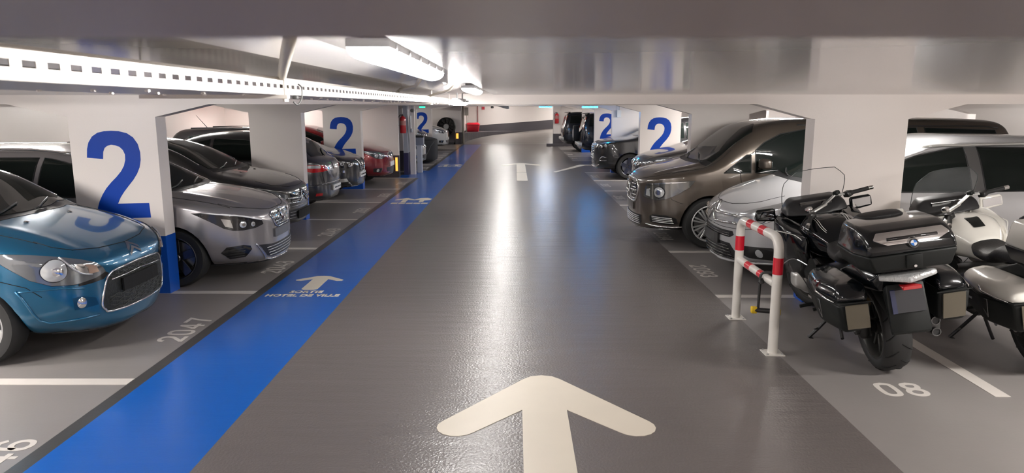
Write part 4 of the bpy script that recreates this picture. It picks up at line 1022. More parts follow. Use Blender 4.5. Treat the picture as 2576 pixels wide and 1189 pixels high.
simple_car('hatchback', 'distant white hatchback with shiny lamps in front of the ventilation fan', (.72, .72, .70), -3.0, 32.3, PI, nose=.82, H=1.56, metal=.0)
simple_car('hatchback', 'distant dark purple hatchback between the covered car and the far 2 pillar', (.05, .01, .02), -3.6, 29.7, PI, nose=.80, plate=False)
# covered car
def covered_car():
    L = 4.3
    top = [(0, .72), (.03, .78), (.3, .84), (.9, .96), (1.3, 1.12), (1.9, 1.38), (2.4, 1.42), (3.2, 1.36), (3.9, 1.05), (L, .85)]
    P = dict(L=L, W=1.86, top=top, bot=[(0, .10), (.1, .06), (L-.1, .06), (L, .1)], belt=[(0, .70), (.3, .78), (1, .85), (2, .95), (3.5, .95), (L, .8)], tum=[(0, 0), (1.2, .05), (1.8, .25), (3.2, .25), (L, 0)],
             nu=[(0, 2.6), (1, 2.8), (1.8, 4), (3.2, 3.5), (L, 2.5)], arch=[], rw=.3, lf=.5, ef=3.6, nl=9, tuck=.02, flare=0)
    c = Car('covered_car', 'car under a dull black dust cover beyond the grey ticket post', P, mat('black_cover_cloth', (.012, .012, .014), .8, bump=.5, bscale=4), lod=.7)
    c.line('cover_seam', 'D-30', [(.4, .78), (.75, .6), (.9, .3), (.92, .12)], .008, mat('cover_seam', (.1, .1, .1), .6), .0)
    c.line('cover_seam', 'D+30', [(.4, .78), (.75, .6), (.9, .3), (.92, .12)], .008, mat('cover_seam', (.1, .1, .1), .6), .0)
    return c
covered_car().place(-2.74, 25.1, PI)
# ================================================================ right-hand side
# ---------------------------------------------------------------- brown people carrier
def brown_van():
    L = 5.14
    K = lambda q: [(x, z*.925) for x, z in q]
    top = K([(0, .88), (.02, .95), (.06, 1.01), (.16, 1.065), (.4, 1.13), (.68, 1.19), (.84, 1.235), (.94, 1.29), (1.30, 1.60), (1.55, 1.77), (1.80, 1.84), (2.3, 1.88), (4.2, 1.885), (4.8, 1.86), (4.95, 1.80), (5.08, 1.2), (5.12, 1.0), (5.14, .8)])
    bot = [(0, .24), (.05, .20), (.25, .19), (1, .2), (4.4, .22), (5.0, .3), (5.14, .42)]
    belt = K([(0, .84), (.05, .90), (.2, .97), (.6, 1.05), (1.1, 1.09), (2, 1.10), (4.6, 1.12), (5.14, .9)])
    P = dict(L=L, W=1.93, top=top, bot=bot, belt=belt, tum=[(0, 0), (1.1, .04), (1.6, .10), (2.3, .16), (4.8, .16), (5.14, .06)],
             nu=[(0, 2.4), (.9, 2.8), (1.2, 4), (1.6, 5.5), (2.3, 7), (4.8, 7), (5.14, 4)], arch=[(.92, .385), (4.12, .385)], rw=.345, lf=.85, ef=2.7, lr=.35, nl=5.2, zm=.7, tuck=.03, flare=.018,
             mods=(lambda x, y, z: (y, z+(.018*math.exp(-((abs(y)-.60)/.06)**2) if .2 < x < 1.1 and z > .95 else 0)),))
    c = Car('people_carrier', 'tall bronze brown people carrier nose-out between pillars on the right', P, paint('bronze_brown_paint', (.092, .075, .060), .5, .28), lod=1.35)
    c.windows([(.96, -.77), (.88, -.4), (.86, 0), (.88, .4), (.96, .77), (1.50, .71), (1.62, .4), (1.65, 0), (1.62, -.4), (1.50, -.71)],
              [[(1.08, 1.03), (1.38, 1.27), (1.44, 1.27), (1.44, 1.03)], [(1.50, 1.03), (1.50, 1.33), (1.62, 1.43), (1.85, 1.54), (2.2, 1.60), (2.62, 1.615), (2.62, 1.03)], [(2.72, 1.04), (2.72, 1.62), (3.7, 1.62), (3.7, 1.06)], [(3.8, 1.06), (3.8, 1.62), (4.75, 1.59), (4.85, 1.12)]],
              ('R', [(-.68, 1.11), (.68, 1.11), (.64, 1.591), (-.64, 1.591)]))
    gap = [(-.80, 1.0545), (-.70, 0.9666), (-.45, 0.9111), (-.40, 0.8926), (0, 0.9111), (.40, 0.8926), (.45, 0.9111), (.70, 0.9666), (.80, 1.0545)]
    c.line('bonnet_gap', 'F', gap, .0035, step=.03)
    c.both(c.line, 'bonnet_gap', 'T', [(.42, .80), (.8, .84), (1.1, .83), (1.2, .80)], .003)
    c.both(c.line, 'bumper_gap', 'D+32', [(.95, 0.7215), (.98, 0.666), (1.08, 0.6198), (1.16, 0.6105)], .003, step=.03)
    c.both(c.line, 'door_gap', 'S+', [(1.28, 1.11), (1.33, 0.8325), (1.36, 0.4625), (1.45, 0.2775), (2.65, 0.2775), (2.65, 1.628), (2.3, 1.628), (1.9, 1.5262), (1.5, 1.3228), (1.28, 1.1655)], .004)
    lamp = [(.535, 0.6799), (.62, 0.6614), (.80, 0.6475), (.92, 0.6706), (1.04, 0.74), (1.14, 0.8325), (1.18, 0.925), (1.05, 0.9111), (.88, 0.888), (.72, 0.8695), (.60, 0.851), (.555, 0.7678)]
    lamp_set(c, 32, lamp, mat('smoked_lamp_housing', (.20, .20, .19), .1, .7, coat=1), [(.82, .755, .082)], parts=[('lamp_strip', [(.60, 0.8325), (.75, 0.8556), (1.10, 0.9019), (1.12, 0.9111), (.88, 0.8926), (.62, 0.8556)], REFL), ('reflector', [(.60, 0.6984), (.68, 0.6891), (.66, 0.7955), (.61, 0.7863)], GLASSL)])
    grl = [(-.40, 0.8603), (-.43, 0.74), (-.36, 0.6105), (-.24, 0.5735), (.24, 0.5735), (.36, 0.6105), (.43, 0.74), (.40, 0.8603), (.2, 0.8834), (-.2, 0.8834)]
    g = c.patch('grille', 'F', grl, BLACKG, .004, .03, grid=.04)
    c.line('grille_surround', 'F', grl, .016, CHROME, .004, g, closed=True, step=.03, rnd=2)
    for k in range(5):
        z = .62+.051*k
        c.line('grille_slat', 'F', [(-.36, z), (-.12, z-.006)], .010, CHROME, .012, g, step=.04); c.line('grille_slat', 'F', [(.12, z-.006), (.36, z)], .010, CHROME, .012, g, step=.04)
    c.line('grille_bar', 'F', [(-.40, 0.74), (-.1, 0.7308), (.1, 0.7308), (.40, 0.74)], .016, CHROME, .018, g, step=.04)
    c.line('star_emblem', 'F', disc(0, .73, .11, 24), .012, CHROME, .035, g, closed=True, step=.1, n=8)
    for a in (90, 210, 330): c.line('star_emblem', 'F', [(0, .73), (.11*math.cos(math.radians(a)), .73+.11*math.sin(math.radians(a)))], .009, CHROME, .037, g, step=.04)
    c.patch('number_plate', 'F', rrect(-.27, .27, .455, .56, .01), mat('smoked_plate_brown', (.06, .055, .05), .3), .02, .03, smooth=False)
    i = c.patch('lower_intake', 'F', [(-.52, 0.407), (-.50, 0.296), (-.4, 0.2544), (.4, 0.2544), (.50, 0.296), (.52, 0.407)], BLACKP, .004, .02, grid=.05)
    slats(c, 'F', lambda z: .46, .265, .395, 5, STEEL, .006, .008, i)
    for sg in '+-':
        f = c.patch('fog_grille', 'D%s32' % sg, [(.66, 0.4163), (.65, 0.333), (.90, 0.3053), (1.0, 0.333), (1.01, 0.407), (.90, 0.444), (.72, 0.444)], BLACKP, .004, .02, grid=.03)
        for k in range(4): c.line('fog_slat', 'D%s32' % sg, [(.70, .347+.023*k), (.96, .337+.023*k)], .006, STEEL, .008, f, n=6)
        c.line('bumper_trim', 'D%s32' % sg, [(.56, 0.296), (.66, 0.2775), (.90, 0.2682), (1.02, 0.2868)], .010, CHROME, .004, step=.03)
    c.line('lower_lip', 'F', [(-.75, 0.2313), (-.5, 0.2081), (.5, 0.2081), (.75, 0.2313)], .010, CHROME, .0)
    c.patch('cowl', 'T', [(.87, -.81), (.80, -.4), (.78, 0), (.80, .4), (.87, .81), (.96, .79), (.88, .4), (.86, 0), (.88, -.4), (.96, -.79)], BLACKP, .003, .01, grid=.06)
    c.wipers([[(.84, .1), (.90, .35), (.96, .52)], [(.85, -.62), (.90, -.3), (.98, 0)]])
    c.both(c.line, 'roof_gutter', 'T', [(2.1, .70), (3, .72), (4.8, .72)], .010, BLACKP, .004, step=.1)
    c.patch('roof_glass', 'T', [(2.3, -.42), (2.3, .42), (3.3, .42), (3.3, -.42)], GLASS, .003, .01, grid=.12)
    c.wheels(10, m=ALLOY, sp_w=.026, twin=True, width=.225); c.mirror(1.55, 1.16, w=.24, h=.16, m=c.body_m, yo=.03)
    return c
brown_van().place(1.70, 10.47, 0)
# ---------------------------------------------------------------- silver MPV (right, nearest)
def silver_mpv():
    L = 4.47
    top = [(0, .66), (.015, .73), (.06, .80), (.16, .86), (.4, .96), (.7, 1.05), (.88, 1.10), (.98, 1.15), (1.6, 1.41), (2.0, 1.53), (2.5, 1.60), (3.3, 1.59), (3.9, 1.51), (4.08, 1.43), (4.35, 1.1), (4.43, .95), (4.47, .8)]
    bot = [(0, .25), (.05, .20), (.2, .185), (.9, .17), (3.7, .19), (4.2, .26), (4.47, .40)]
    belt = [(0, .62), (.06, .70), (.2, .76), (.5, .87), (.9, .95), (2, .98), (3.8, 1.03), (4.2, 1.0), (4.47, .75)]
    P = dict(L=L, W=1.83, top=top, bot=bot, belt=belt, tum=[(0, 0), (.9, .05), (1.5, .2), (2.3, .26), (4.0, .25), (4.47, .1)],
             nu=[(0, 2.2), (.8, 2.7), (1.1, 4), (1.5, 5.5), (3.8, 5), (4.47, 3)], arch=[(.90, .35), (3.63, .35)], rw=.32, lf=.88, ef=2.55, nl=4.8, tuck=.045, flare=.022)
    c = Car('people_carrier', 'silver people carrier behind the black motorcycle and the red and white hoop', P, paint('bright_silver_paint', (.45, .45, .46), .25, .3), lod=1.35)
    c.windows([(.98, -.70), (.92, -.4), (.90, 0), (.92, .4), (.98, .70), (1.75, .60), (1.90, .3), (1.93, 0), (1.90, -.3), (1.75, -.60)],
              [[(1.14, 1.03), (1.5, 1.24), (1.5, 1.03)], [(1.56, 1.03), (1.56, 1.27), (1.9, 1.39), (2.3, 1.465), (2.42, 1.475), (2.42, 1.03)], [(2.56, 1.035), (2.56, 1.48), (3.3, 1.47), (3.36, 1.05)], [(3.44, 1.06), (3.44, 1.46), (3.85, 1.39), (4.0, 1.25), (3.9, 1.1)]],
              ('R', [(-.5, 1.1), (.5, 1.1), (.46, 1.45), (-.46, 1.45)]))
    c.both(c.line, 'window_frame', 'S+', [(1.16, 1.07), (1.6, 1.315), (2.0, 1.435), (2.4, 1.51), (3.0, 1.52), (3.5, 1.50), (3.9, 1.43)], .022, c.body_m, .0, step=.05, n=8)
    c.both(c.patch, 'door_pillar', 'S+', [(2.43, 1.03), (2.43, 1.475), (2.55, 1.48), (2.55, 1.03)], mat('grey_pillar_trim', (.12, .12, .12), .3, .4), .006, .01, grid=.06)
    c.line('bonnet_gap', 'F', [(-.70, .97), (-.62, .90), (-.5, .865), (-.28, .835), (0, .83), (.28, .835), (.5, .865), (.62, .90), (.70, .97)], .003, step=.03)
    c.both(c.line, 'bumper_gap', 'F', [(.03, .585), (.3, .585), (.6, .595), (.75, .62)], .003, step=.03)
    c.both(c.line, 'door_gap', 'S+', [(1.20, 1.0), (1.26, .8), (1.3, .4), (1.45, .26), (2.49, .26), (2.49, 1.03)], .004)
    c.both(c.line, 'door_gap', 'S+', [(2.49, .27), (3.1, .27), (3.35, .65), (3.4, 1.03)], .004)
    lamp_set(c, 32, [(.48, .66), (.60, .645), (.78, .66), (.92, .73), (1.05, .84), (1.16, .95), (1.05, .945), (.88, .88), (.70, .82), (.54, .76), (.49, .71)], mat('silver_lamp_housing', (.6, .61, .62), .12, .6, coat=1), [(.80, .745, .06), (.64, .70, .045)])
    # twin chevron bars sweeping across the nose
    c.line('grille_chevron', 'F', [(-.56, .735), (-.30, .728), (-.12, .72), (-.05, .79), (0, .825), (.05, .79), (.12, .72), (.30, .728), (.56, .735)], .017, CHROME, .012, step=.03, n=8)
    c.line('grille_chevron', 'F', [(-.55, .655), (-.30, .64), (-.14, .63), (-.06, .69), (0, .73), (.06, .69), (.14, .63), (.30, .64), (.55, .655)], .017, CHROME, .012, step=.03, n=8)
    u = c.patch('upper_intake', 'F', [(-.50, .56), (-.52, .52), (-.46, .485), (.46, .485), (.52, .52), (.50, .56), (.3, .555), (-.3, .555)], BLACKP, .004, .02, grid=.04)
    for z in (.505, .53): c.line('grille_slat', 'F', [(-.46, z), (.46, z)], .005, BLACKG, .008, u)
    c.plate('F', -.26, .26, .385, .50, mat('dark_plate_holder', (.02, .02, .02), .4), .03)
    i = c.patch('lower_intake', 'F', [(-.46, .42), (-.58, .27), (-.5, .235), (.5, .235), (.58, .27), (.46, .42)], BLACKP, .004, .02, grid=.04)
    slats(c, 'F', lambda z: .50-(z-.24)*.4, .24, .40, 5, BLACKG, .008, .010, i)
    for sg in '+-':
        f = c.patch('fog_recess', 'D%s32' % sg, [(.54, .42), (.58, .33), (.66, .29), (.98, .28), (1.02, .41), (.9, .43)], BLACKG, .004, .02, grid=.03)
        c.patch('fog_lamp', 'D%s32' % sg, disc(.78, .355, .035, 14, .045), GLASSL, .008, .01, f, grid=.02)
    c.line('lower_lip', 'F', [(-.72, .235), (-.5, .212), (0, .20), (.5, .212), (.72, .235)], .016, c.body_m, .0, n=8)
    c.patch('cowl', 'T', [(.90, -.72), (.84, -.4), (.82, 0), (.84, .4), (.90, .72), (.98, .70), (.92, .4), (.90, 0), (.92, -.4), (.98, -.70)], BLACKP, .003, .01, grid=.06)
    c.wipers([[(.88, .1), (.93, .3), (1.0, .48)], [(.9, -.6), (.96, -.3), (1.04, 0)]])
    c.both(c.line, 'roof_rail', 'T', [(2.0, .60), (2.4, .62), (3.2, .61), (3.8, .58)], .018, mat('rail_silver', (.6, .6, .58), .3, .8), .03, step=.1)
    p = (3.2, -.62, 1.30)
    c.wheels(5, m=ALLOY, sp_w=.09, style='wide'); c.mirror(1.40, 1.08)
    return c
silver_mpv().place(2.30, 8.22, 0)
# ---------------------------------------------------------------- black crossover with bright grille surround
def black_cross():
    L = 4.45
    top = [(0, .80), (.02, .86), (.06, .93), (.16, .98), (.45, 1.04), (.9, 1.09), (1.05, 1.12), (1.15, 1.16), (1.8, 1.48), (2.1, 1.57), (2.6, 1.62), (3.4, 1.59), (3.9, 1.52), (4.05, 1.42), (4.3, 1.1), (4.45, .85)]
    bot = [(0, .34), (.04, .27), (.25, .24), (.9, .22), (3.7, .22), (4.2, .30), (4.45, .44)]
    belt = [(0, .76), (.06, .82), (.2, .88), (.5, .95), (1.0, .99), (2, 1.02), (3.8, 1.08), (4.45, .85)]
    P = dict(L=L, W=1.84, top=top, bot=bot, belt=belt, tum=[(0, 0), (1.0, .05), (1.6, .2), (2.3, .24), (4.0, .24), (4.45, .1)],
             nu=[(0, 2.6), (.9, 2.9), (1.2, 4), (1.6, 5.5), (3.8, 5), (4.45, 3)], arch=[(.88, .375), (3.55, .375)], rw=.345, lf=.75, ef=2.9, nl=4.8, tuck=.035, flare=.03, low=0)
    c = Car('crossover', 'glossy black crossover nose-out left of the blue 2 pillar on the right', P, paint('black_paint', (.006, .006, .007), .0, .3), lod=1.2)
    c.windows([(1.14, -.66), (1.08, 0), (1.14, .66), (1.8, .57), (1.9, 0), (1.8, -.57)],
              [[(1.4, 1.08), (1.7, 1.28), (2.0, 1.42), (2.3, 1.48), (2.3, 1.08)], [(2.36, 1.08), (2.36, 1.49), (3.2, 1.47), (3.6, 1.38), (3.5, 1.14)]],
              ('R', [(-.5, 1.15), (.5, 1.15), (.46, 1.45), (-.46, 1.45)]))
    lamp_set(c, 32, [(.46, .80), (.56, .79), (.72, .80), (.86, .86), (1.06, .97), (.92, .965), (.74, .93), (.56, .88), (.47, .85)], LAMPD, [(.82, .885, .040), (.70, .86, .036)], parts=[('lamp_strip', [(.50, .865), (.74, .935), (1.0, .972), (.98, .982), (.74, .95), (.50, .885)], REFL)])
    grl = [(-.40, .90), (-.36, .72), (-.28, .645), (.28, .645), (.36, .72), (.40, .90), (.3, .925), (-.3, .925)]
    g = c.patch('grille', 'F', grl, BLACKP, .004, .02, grid=.04)
    c.line('grille_surround', 'F', grl, .012, CHROME, .006, g, closed=True, step=.03)
    for k in range(5):
        for j in range(-5, 6): c.line('grille_dot', 'F', [(j*.06-.014, .68+.045*k), (j*.06+.014, .68+.045*k)], .007, CHROME, .008, g, n=5)
    c.patch('number_plate', 'F', rrect(-.26, .26, .52, .63, .01), PLATEW, .025, .03, smooth=False)
    for u in (-.15, .02, .16): c.line('plate_characters', 'F', [(u-.05, .575), (u+.04, .575)], .012, BLACKP, .027)
    i = c.patch('lower_intake', 'F', [(-.48, .49), (-.44, .38), (.44, .38), (.48, .49)], BLACKP, .004, .02, grid=.05)
    slats(c, 'F', lambda z: .42, .39, .48, 3, BLACKG, .006, .008, i)
    c.line('skid_blade', 'F', [(-.60, .38), (-.42, .32), (-.2, .30), (.2, .30), (.42, .32), (.60, .38)], .016, CHROME, .004, step=.04)
    for sg in '+-':
        f = c.patch('fog_recess', 'D%s32' % sg, [(.60, .50), (.64, .46), (.84, .47), (.84, .56), (.74, .58), (.66, .55)], BLACKP, .004, .02, grid=.03)
        c.line('fog_surround', 'D%s32' % sg, [(.60, .50), (.66, .56), (.74, .60), (.84, .58)], .008, CHROME, .006, f, step=.03)
        c.line('fog_surround', 'D%s32' % sg, [(.60, .50), (.70, .49), (.84, .50)], .006, CHROME, .006, f, step=.03)
        c.patch('side_intake', 'D%s32' % sg, [(.56, .46), (.58, .38), (.80, .38), (.82, .45)], MESH, .004, .02, grid=.04)
    c.wheels(5, m=ALLOYD, sp_w=.09, style='wide'); c.mirror(1.5, 1.12)
    return c
black_cross().place(2.13, 19.75, 0)
simple_car('saloon', 'dark grey car whose bonnet shows under the blue 2 on the right', (.045, .043, .042), 2.45, 14.9, 0, nose=.80, H=1.50, L=4.4, plate=False)
simple_car('hatchback', 'dark hatchback with a raked windscreen just above the black crossover', (.03, .03, .03), 2.75, 22.2, 0, nose=.82, H=1.60, plate=False, L=4.3)
# ---------------------------------------------------------------- off-roaders seen from behind
def offroader(label, x, y, rz, col, spare=True):
    L = 4.3
    top = [(0, .8), (.03, .95), (.2, 1.02), (.9, 1.10), (1.1, 1.18), (1.7, 1.60), (2.0, 1.68), (3.6, 1.68), (4.02, 1.64), (4.10, 1.55), (4.22, 1.1), (4.28, .9), (4.30, .7)]
    P = dict(L=L, W=1.80, top=top, bot=[(0, .4), (.2, .3), (L-.3, .32), (L, .42)], belt=[(0, .8), (.2, .93), (1, 1.03), (4.0, 1.10), (4.25, 1.0), (L, .66)], tum=[(0, 0), (1, .03), (1.7, .14), (4.1, .16), (L, .04)],
             nu=[(0, 3), (1, 3.5), (1.7, 6), (4.1, 6), (L, 4)], arch=[(.8, .40), (3.45, .40)], rw=.36, lf=.5, ef=3, lr=.35, er=3.4, nl=5, tuck=.02, flare=.03)
    c = Car('off_roader', label, P, paint('midnight_blue_paint', col, .4, .25), lod=.9)
    c.windows([(1.12, -.68), (1.12, .68), (1.65, .62), (1.65, -.62)], [[(1.4, 1.16), (1.75, 1.5), (2.3, 1.56), (2.3, 1.16)], [(2.4, 1.16), (2.4, 1.56), (3.3, 1.56), (3.3, 1.16)], [(3.4, 1.18), (3.4, 1.56), (3.95, 1.52), (4.0, 1.2)]],
              ('R', [(-.6, 1.12), (.6, 1.12), (.56, 1.52), (-.56, 1.52)]))
    for sg in '+-':
        c.patch('tail_lamp', 'E%s45' % sg, [(.52, 1.10), (.60, 1.08), (.66, 1.50), (.60, 1.54)], mat('orange_red_lamp', (.65, .07, .02), .15, coat=1), .006, .015, grid=.04)
    if spare: bm = B(); r = .30
    if spare: lathe(bm, [(r*.6, 0), (r*.95, .01), (r, .05), (r, .17), (r*.95, .21), (r*.62, .22)], 32, 'X', (L-.02, -.12, .92)); obj('spare_wheel', recalc(bm), TYRE, c.root, smooth=.7)
    if spare: bm = B(); lathe(bm, [(.02, .225), (r*.5, .225), (r*.66, .215)], 24, 'X', (L-.02, -.12, .92)); obj('spare_wheel_cap', recalc(bm), ALLOY, c.root, smooth=.7)
    bm = B(); hull(bm, [(L-.06, y_, z_) for y_ in (-.82, .82) for z_ in (.46, .62)]+[(L+.07, y_, z_) for y_ in (-.70, .70) for z_ in (.48, .60)], .03, 2); obj('rear_bumper', bm, mat('bumper_silver', (.5, .5, .5), .3, .6), c.root, smooth=.7)
    p, n = c.proj('T', L-.3, 0); bm = B(); hull(bm, [(L-.35, y_, 1.655) for y_ in (-.55, .55)]+[(L-.35, y_, 1.685) for y_ in (-.55, .55)]+[(L-.12, y_, z_) for y_ in (-.5, .5) for z_ in (1.64, 1.66)], .008, 2); obj('roof_spoiler', bm, c.body_m, c.root, smooth=.7)
    c.wheels(5, m=ALLOY, sp_w=.08, r=.36)
    c.place(x, y, rz); return c
offroader('dark off-roader with an orange tail lamp, nose-in beside the far right 2 pillar', 2.36+4.3, 26.9, PI, (.008, .012, .02))
offroader('farthest dark off-roader on the right with silver bumper, near the exit pier', 2.02+4.3, 31.6, PI, (.012, .016, .024), spare=False)
simple_car('hatchback', 'red car corner peeping out low behind the far right 2 pillar', (.25, .01, .012), 2.75, 24.2, 0, plate=True, nose=.7)
# second aisle
simple_car('saloon', 'black car roof beyond the silver people carrier at the right edge', (.012, .012, .013), 7.6, 10.6, 0, H=1.60, nose=.8, L=4.5)
# ================================================================ touring motorcycles (built upright, forward +y, origin at the rear contact)
CLEARP = bpy.data.materials.new('clear_windscreen'); CLEARP.use_nodes = True
_b = CLEARP.node_tree.nodes['Principled BSDF']; _b.inputs['Base Color'].default_value = (.80, .84, .86, 1); _b.inputs['Roughness'].default_value = .02
_b.inputs['Alpha'].default_value = .06; _b.inputs['Coat Weight'].default_value = .5
SEAT = mat('seat_vinyl', (.014, .014, .015), .55, bump=.25, bscale=120)
MBLACK = mat('bike_black_paint', (.003, .004, .005), .14, coat=.5, spec=.2)
MWHITE = mat('bike_white_paint', (.78, .76, .70), .25, coat=1.0)
SATIN = mat('satin_black_plastic', (.008, .0095, .009), .5, spec=.25)
ENG = mat('engine_grey', (.10, .10, .10), .4, .7)
CAST = mat('cast_aluminium', (.62, .62, .60), .35, .8)
LEDW = mat('clear_led_lens', (.42, .43, .43), .12, .3, coat=1, bump=.6, bscale=70)
def P_(name, t, pts, m, bev=.02, seg=3, parent=None, label=None):
    bm = B(); hull(bm, pts, bev, seg); o = obj(name, bm, m, parent or t, smooth=.75)
    if label: o['label'] = label
    return o
def sym(pts): return [(x, y, z) for x, y, z in pts]+[(-x, y, z) for x, y, z in pts if x]
def side(pts, s): return [(x*s, y, z) for x, y, z in pts]
def loft(bm, secs, n=20, e=2.6, caps=True):
    """superellipse sections: (y, cz, half width, half height up, half height down)"""
    R_ = []
    for y, cz, w_, hu, hd in secs:
        ring = []
        for k in range(n):
            a = 2*PI*k/n; c, s = math.cos(a), math.sin(a)
            x = w_*math.copysign(abs(c)**(2/e), c); z = (hu if s > 0 else hd)*math.copysign(abs(s)**(2/e), s)
            ring.append(bm.verts.new((x, y, cz+z)))
        R_.append(ring)
    for i in range(len(R_)-1):
        for k in range(n): bm.faces.new((R_[i][k], R_[i+1][k], R_[i+1][(k+1) % n], R_[i][(k+1) % n]))
    if caps: bm.faces.new(R_[0]); bm.faces.new(R_[-1][::-1])
    return bm
def smooth_secs(secs, k=4): return catmull([tuple(s) for s in secs], k, closed=False)
def moto_wheel(t, name, y, r, w, front=False, parent=None, rz=0):
    bm = B(); rr = r-.095 if not front else r-.085
    prof = [(rr, -w*.36), (rr+.012, -w*.43), (r-.045, -w*.5), (r-.018, -w*.43), (r-.004, -w*.25), (r, 0), (r-.004, w*.25), (r-.018, w*.43), (r-.045, w*.5), (rr+.012, w*.43), (rr, w*.36)]
    lathe(bm, prof, 56, 'X', closed=True)
    o = obj(name, recalc(bm), TYRE, t, smooth=1.0, loc=(0, y, r)); o.rotation_euler = (0, 0, rz)
    # tread grooves
    bm = B()
    for k in range(14):
        a0 = 2*PI*k/14
        for sg in (1, -1):
            pts = []
            for j in range(7):
                f = j/6; xx = sg*(.01+f*w*.40); a = a0+(.12 if sg > 0 else .30)+f*.20
                q = abs(xx)/(w*.5); rad = r-.0035-(.0+.018*max(0, (q-.5)/.36)**1.6)
                pts.append((xx, rad*math.cos(a), rad*math.sin(a)))
            tube(bm, pts, .0055, 5)
    obj('tread_groove', bm, mat('groove_black', (.002, .002, .002), .9), o)
    bm = B(); lathe(bm, [(rr+.010, -w*.42), (rr-.004, -w*.43), (rr-.02, -w*.30), (rr-.03, 0), (rr-.02, w*.30), (rr-.004, w*.43), (rr+.010, w*.42), (rr-.002, w*.3), (rr-.012, 0), (rr-.002, -w*.3)], 48, 'X', closed=True)
    for k in range(5):
        for da in (-.13, .13):
            a = 2*PI*k/5+da; b = 2*PI*k/5+da*1.9
            p = [Vector((sx, .05*math.cos(a), .05*math.sin(a))) for sx in (-.03, .03)]+[Vector((sx, (rr-.02)*math.cos(b), (rr-.02)*math.sin(b))) for sx in (-.03, .03)]
            tt = Vector((0, -math.sin(a), math.cos(a)))*.012
            hull(bm, [q+tt*sg for q in p for sg in (1, -1)], .003, 1)
    lathe(bm, [(.03, -.06), (.06, -.05), (.065, 0), (.06, .05), (.03, .06)], 20, 'X')
    obj('rim', recalc(bm), mat('dark_grey_rim', (.07, .07, .065), .3, .7), o, smooth=.6)
    bm = B()
    for xx in ((-.085, .085) if front else (.085,)):
        lathe(bm, [(.075, xx-.002), (.15, xx-.002), (.15, xx+.003), (.075, xx+.003)], 32, 'X', closed=True)
    obj('brake_disc', recalc(bm), DISC, o, smooth=.6)
    return o
